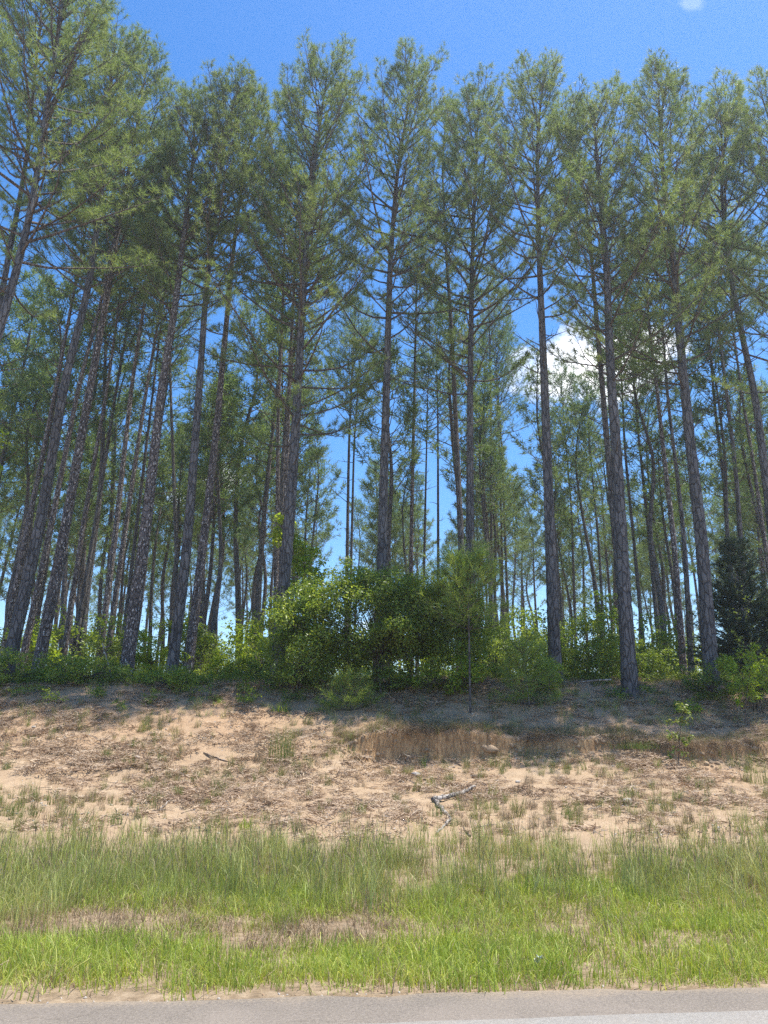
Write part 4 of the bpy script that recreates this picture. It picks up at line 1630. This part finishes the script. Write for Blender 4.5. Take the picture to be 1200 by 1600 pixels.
def branch_thing(name, label, polys, mat, lift=.0):
    """dead wood lying on the ground: polylines of (px, py, radius, lift)"""
    tb = []
    first = None
    root = None
    for poly in polys:
        P, Rr = [], []
        for (px, py, r, l) in poly:
            d = ground_hit(px, py)
            p = at(px, py, d)
            P.append(np.array([p.x, d, gz(p.x, d) + r * .7 + l]))
            Rr.append(r)
        if root is None:
            first = P[0].copy()
            root = thing(name, label, 'branch', tuple(first))
        P = [p - first for p in P]
        t = np.linspace(0, 1, 4 * len(P))
        k = np.linspace(0, 1, len(P))
        Q = np.stack([np.interp(t, k, [p[i] for p in P]) for i in range(3)], -1)
        Q[1:-1] += np.random.default_rng(len(P)).normal(0, .008, Q[1:-1].shape)
        T = Tubes()
        T.add(Q, np.interp(t, k, Rr), 8, jitter=.15)
        Vs = T.V[0]
        # close both ends
        me = new_mesh('limb', Vs, [T.F[0], np.array([[0, 7, 6, 5, 4, 3, 2, 1]]), np.array([[len(Vs) - 8 + i for i in range(8)]])], mat, True)
        link('limb', me, root)
    return root


def make_small_things():
    branch_thing('fallen_branch', 'pale forked dead branch lying across the worn slope, its tip raised to the right',
                 [[(742, 1238, .022, .10), (722, 1247, .035, .07), (700, 1250, .045, .04), (676, 1254, .05, .01)],
                  [(680, 1253, .04, .0), (692, 1268, .035, .0), (704, 1280, .02, .0)],
                  [(704, 1280, .022, 0), (694, 1292, .02, 0), (682, 1304, .012, 0)]], M['deadwood'])
    branch_thing('fallen_stick', 'thin brown stick lying aslant below the shaded bank on the left',
                 [[(318, 1179, .018, .02), (345, 1188, .018, .0), (375, 1198, .012, .0)]], M['twig'])
    branch_thing('fallen_stick', 'short pale stick lying near the top of the tall grass on the left',
                 [[(232, 1273, .010, 0), (250, 1266, .014, .01), (266, 1255, .008, .04)]], M['deadwood'])
    branch_thing('fallen_stick', 'thin dark stick poking out of the sand right of the forked branch',
                 [[(724, 1294, .01, .0), (735, 1308, .012, .0)]], M['twig'])
    for i, (x0, y0, x1, y1, dd, lab) in enumerate([(160, 1005, 178, 1032, 24.4, 'pale broken pole leaning among the flaky trunks on the left'),
                                                   (905, 1066, 955, 1062, 22.2, 'grey pole lying in the brush at the foot of the widest trunk')]):
        a, b = np.array(at(x0, y0, dd)), np.array(at(x1, y1, dd))
        b[2] = gz(b[0], dd) + .03 if i == 0 else b[2]
        T = Tubes()
        T.add([np.zeros(3), (b - a) * .5 + np.array([0, 0, .02]), b - a], [.018, .022, .026], 7, jitter=.15)
        o = link('fallen_pole', T.mesh('fallen_pole', M['deadwood']), None, tuple(a))
        tag(o, lab, 'branch')
    tuft_thing('grass_clump', 'big feathery green clump on the slope below the shaded bank', 'grass clump', 440, 1188, M['weed'], 601, 190, .30, .75, .006, .28)
    tuft_thing('grass_clump', 'dry brown clump beside the big feathery green clump', 'grass clump', 408, 1192, M['grass_dry'], 602, 70, .16, .42, .006, .35)
    tuft_thing('weed', 'small yellow flowered looking weed just above the tall grass', 'weed', 384, 1298, M['leaf_lime'], 603, 46, .10, .26, .012, .7)
    tuft_thing('grass_clump', 'green sprig at the left foot of the clay face', 'grass clump', 661, 1200, M['leaf_mid'], 604, 40, .10, .30, .008, .5)
    tuft_thing('grass_clump', 'spiky clump on sand right of the forked branch', 'grass clump', 900, 1292, M['weed'], 605, 60, .12, .34, .006, .4)
    tuft_thing('grass_clump', 'tall pale clump at the right above the tall grass', 'grass clump', 1160, 1300, M['grass_tall'], 606, 90, .20, .48, .006, .3)
    tuft_thing('grass_clump', 'tall clump on the slope at the right edge', 'grass clump', 1185, 1225, M['weed'], 607, 90, .25, .55, .006, .35)
    tuft_thing('grass_clump', 'short green tuft alone in the bare strip by the mown grass', 'grass clump', 316, 1452, M['grass_green'], 608, 130, .16, .22, .006, .45)
    tuft_thing('grass_clump', 'green tuft between the bare strip and the worn patch', 'grass clump', 442, 1452, M['grass_green'], 609, 140, .17, .30, .006, .4)
    tuft_thing('grass_clump', 'round green tuft at the left edge of the bare strip', 'grass clump', 45, 1440, M['grass_tall'], 610, 260, .34, .42, .006, .4)
    tuft_thing('grass_clump', 'yellow tuft crowning the turf right of the clay face', 'grass clump', 805, 1120, M['weed'], 611, 70, .2, .4, .006, .4, d=20.0)
    tuft_thing('turf_clod', 'slumped grassy turf hanging down the cut bank left of the weedy sapling', 'turf', 990, 1172, M['weed'], 613, 420, .62, .22, .008, .9)
    tuft_thing('grass_clump', 'leafy sprig on the bank just left of the seedling', 'weed', 438, 1112, M['leaf_lime'], 612, 50, .24, .25, .018, .8)
    # many small brown stubble clumps dotted over the worn slope
    q = np.random.default_rng(71)
    protos = []
    for k in range(4):
        protos.append(tuft_thing('stubble_tuft', 'small tuft of dry stubble dotted on the bare worn slope', 'grass clump', 600, 1250, M['grass_dry'] if k < 2 else M['weed'], 620 + k, 46, .09, .20, .006, .5, d=15, group='stubble tufts on the worn slope'))
    for i in range(130):
        o = protos[i] if i < 4 else protos[i % 4].copy()
        if i >= 4:
            C.objects.link(o)
        y = q.uniform(12.6, 18.2)
        x = q.uniform(-.52, .52) * y
        o.location = (x, y, gz(x, y))
        o.rotation_euler = (0, 0, q.random() * 6.28)
        s = .6 + .8 * q.random()
        o.scale = (s, s, s)
    for i, (px, py, r, mt, lab) in enumerate([
            (52, 1137, .055, 'pale_stone', 'small pale stone on the slope at the far left'),
            (215, 1185, .055, 'pale_stone', 'small whitish stone mid slope below the shaded brow'),
            (650, 1213, .10, 'stone', 'grey stone at the foot of the clay face, left end'),
            (748, 1216, .13, 'clod', 'tan clay clod fallen from the cut bank'),
            (809, 1223, .045, 'pale_stone', 'thin white stone chip below the cut bank'),
            (981, 1256, .10, 'stone', 'dark grey stone alone on the sandy slope at right'),
            (768, 1176, .16, 'clod', 'crumbled clay lump at the right corner of the clay face'),
            (1005, 1225, .08, 'clod', 'yellowish clod near the weedy sapling')]):
        V, F = rock(r, 1, 700 + i)
        d = ground_hit(px, py)
        p = at(px, py, d)
        o = link('stone' if mt != 'clod' else 'clay_clod', new_mesh('stone', V * np.array([1.2, .9, .7]), F, M[mt]), None, (p.x, d, gz(p.x, d) + r * .25))
        tag(o, lab, 'stone' if mt != 'clod' else 'clod')
    # crumpled wrapper caught in the mown grass
    d = ground_hit(842, 1522)
    p = at(842, 1512, d)
    n = 7
    q = np.random.default_rng(8)
    g = np.linspace(-.5, .5, n)
    X, Z = np.meshgrid(g, g)
    Yy = q.normal(0, .12, X.shape)
    V = np.stack([X, Yy, Z + q.normal(0, .05, X.shape)], -1).reshape(-1, 3) * np.array([.06, .06, .06])
    i = np.arange(n - 1)[:, None] * n + np.arange(n - 1)[None, :]
    F = np.stack([i, i + 1, i + n + 1, i + n], -1).reshape(-1, 4)
    o = link('plastic_wrapper', new_mesh('wrapper', V, F, M['plastic']), None, (p.x, d, gz(p.x, d) + .10), (.8, .2, .5))
    tag(o, 'crumpled pale bluish plastic wrapper caught in the mown grass', 'litter')


make_pines()
make_far_pines()
make_shrubs()
make_cedar()
rng = np.random.default_rng(9)
make_grass()
make_litter()
make_bank_cover()
make_small_things()
tri = sum(len(m.polygons) for m in bpy.data.meshes)
open('/tmp/count.txt', 'w').write(str(tri)) if 0 else None
print('polygons', tri, 'objects', len(bpy.data.objects))
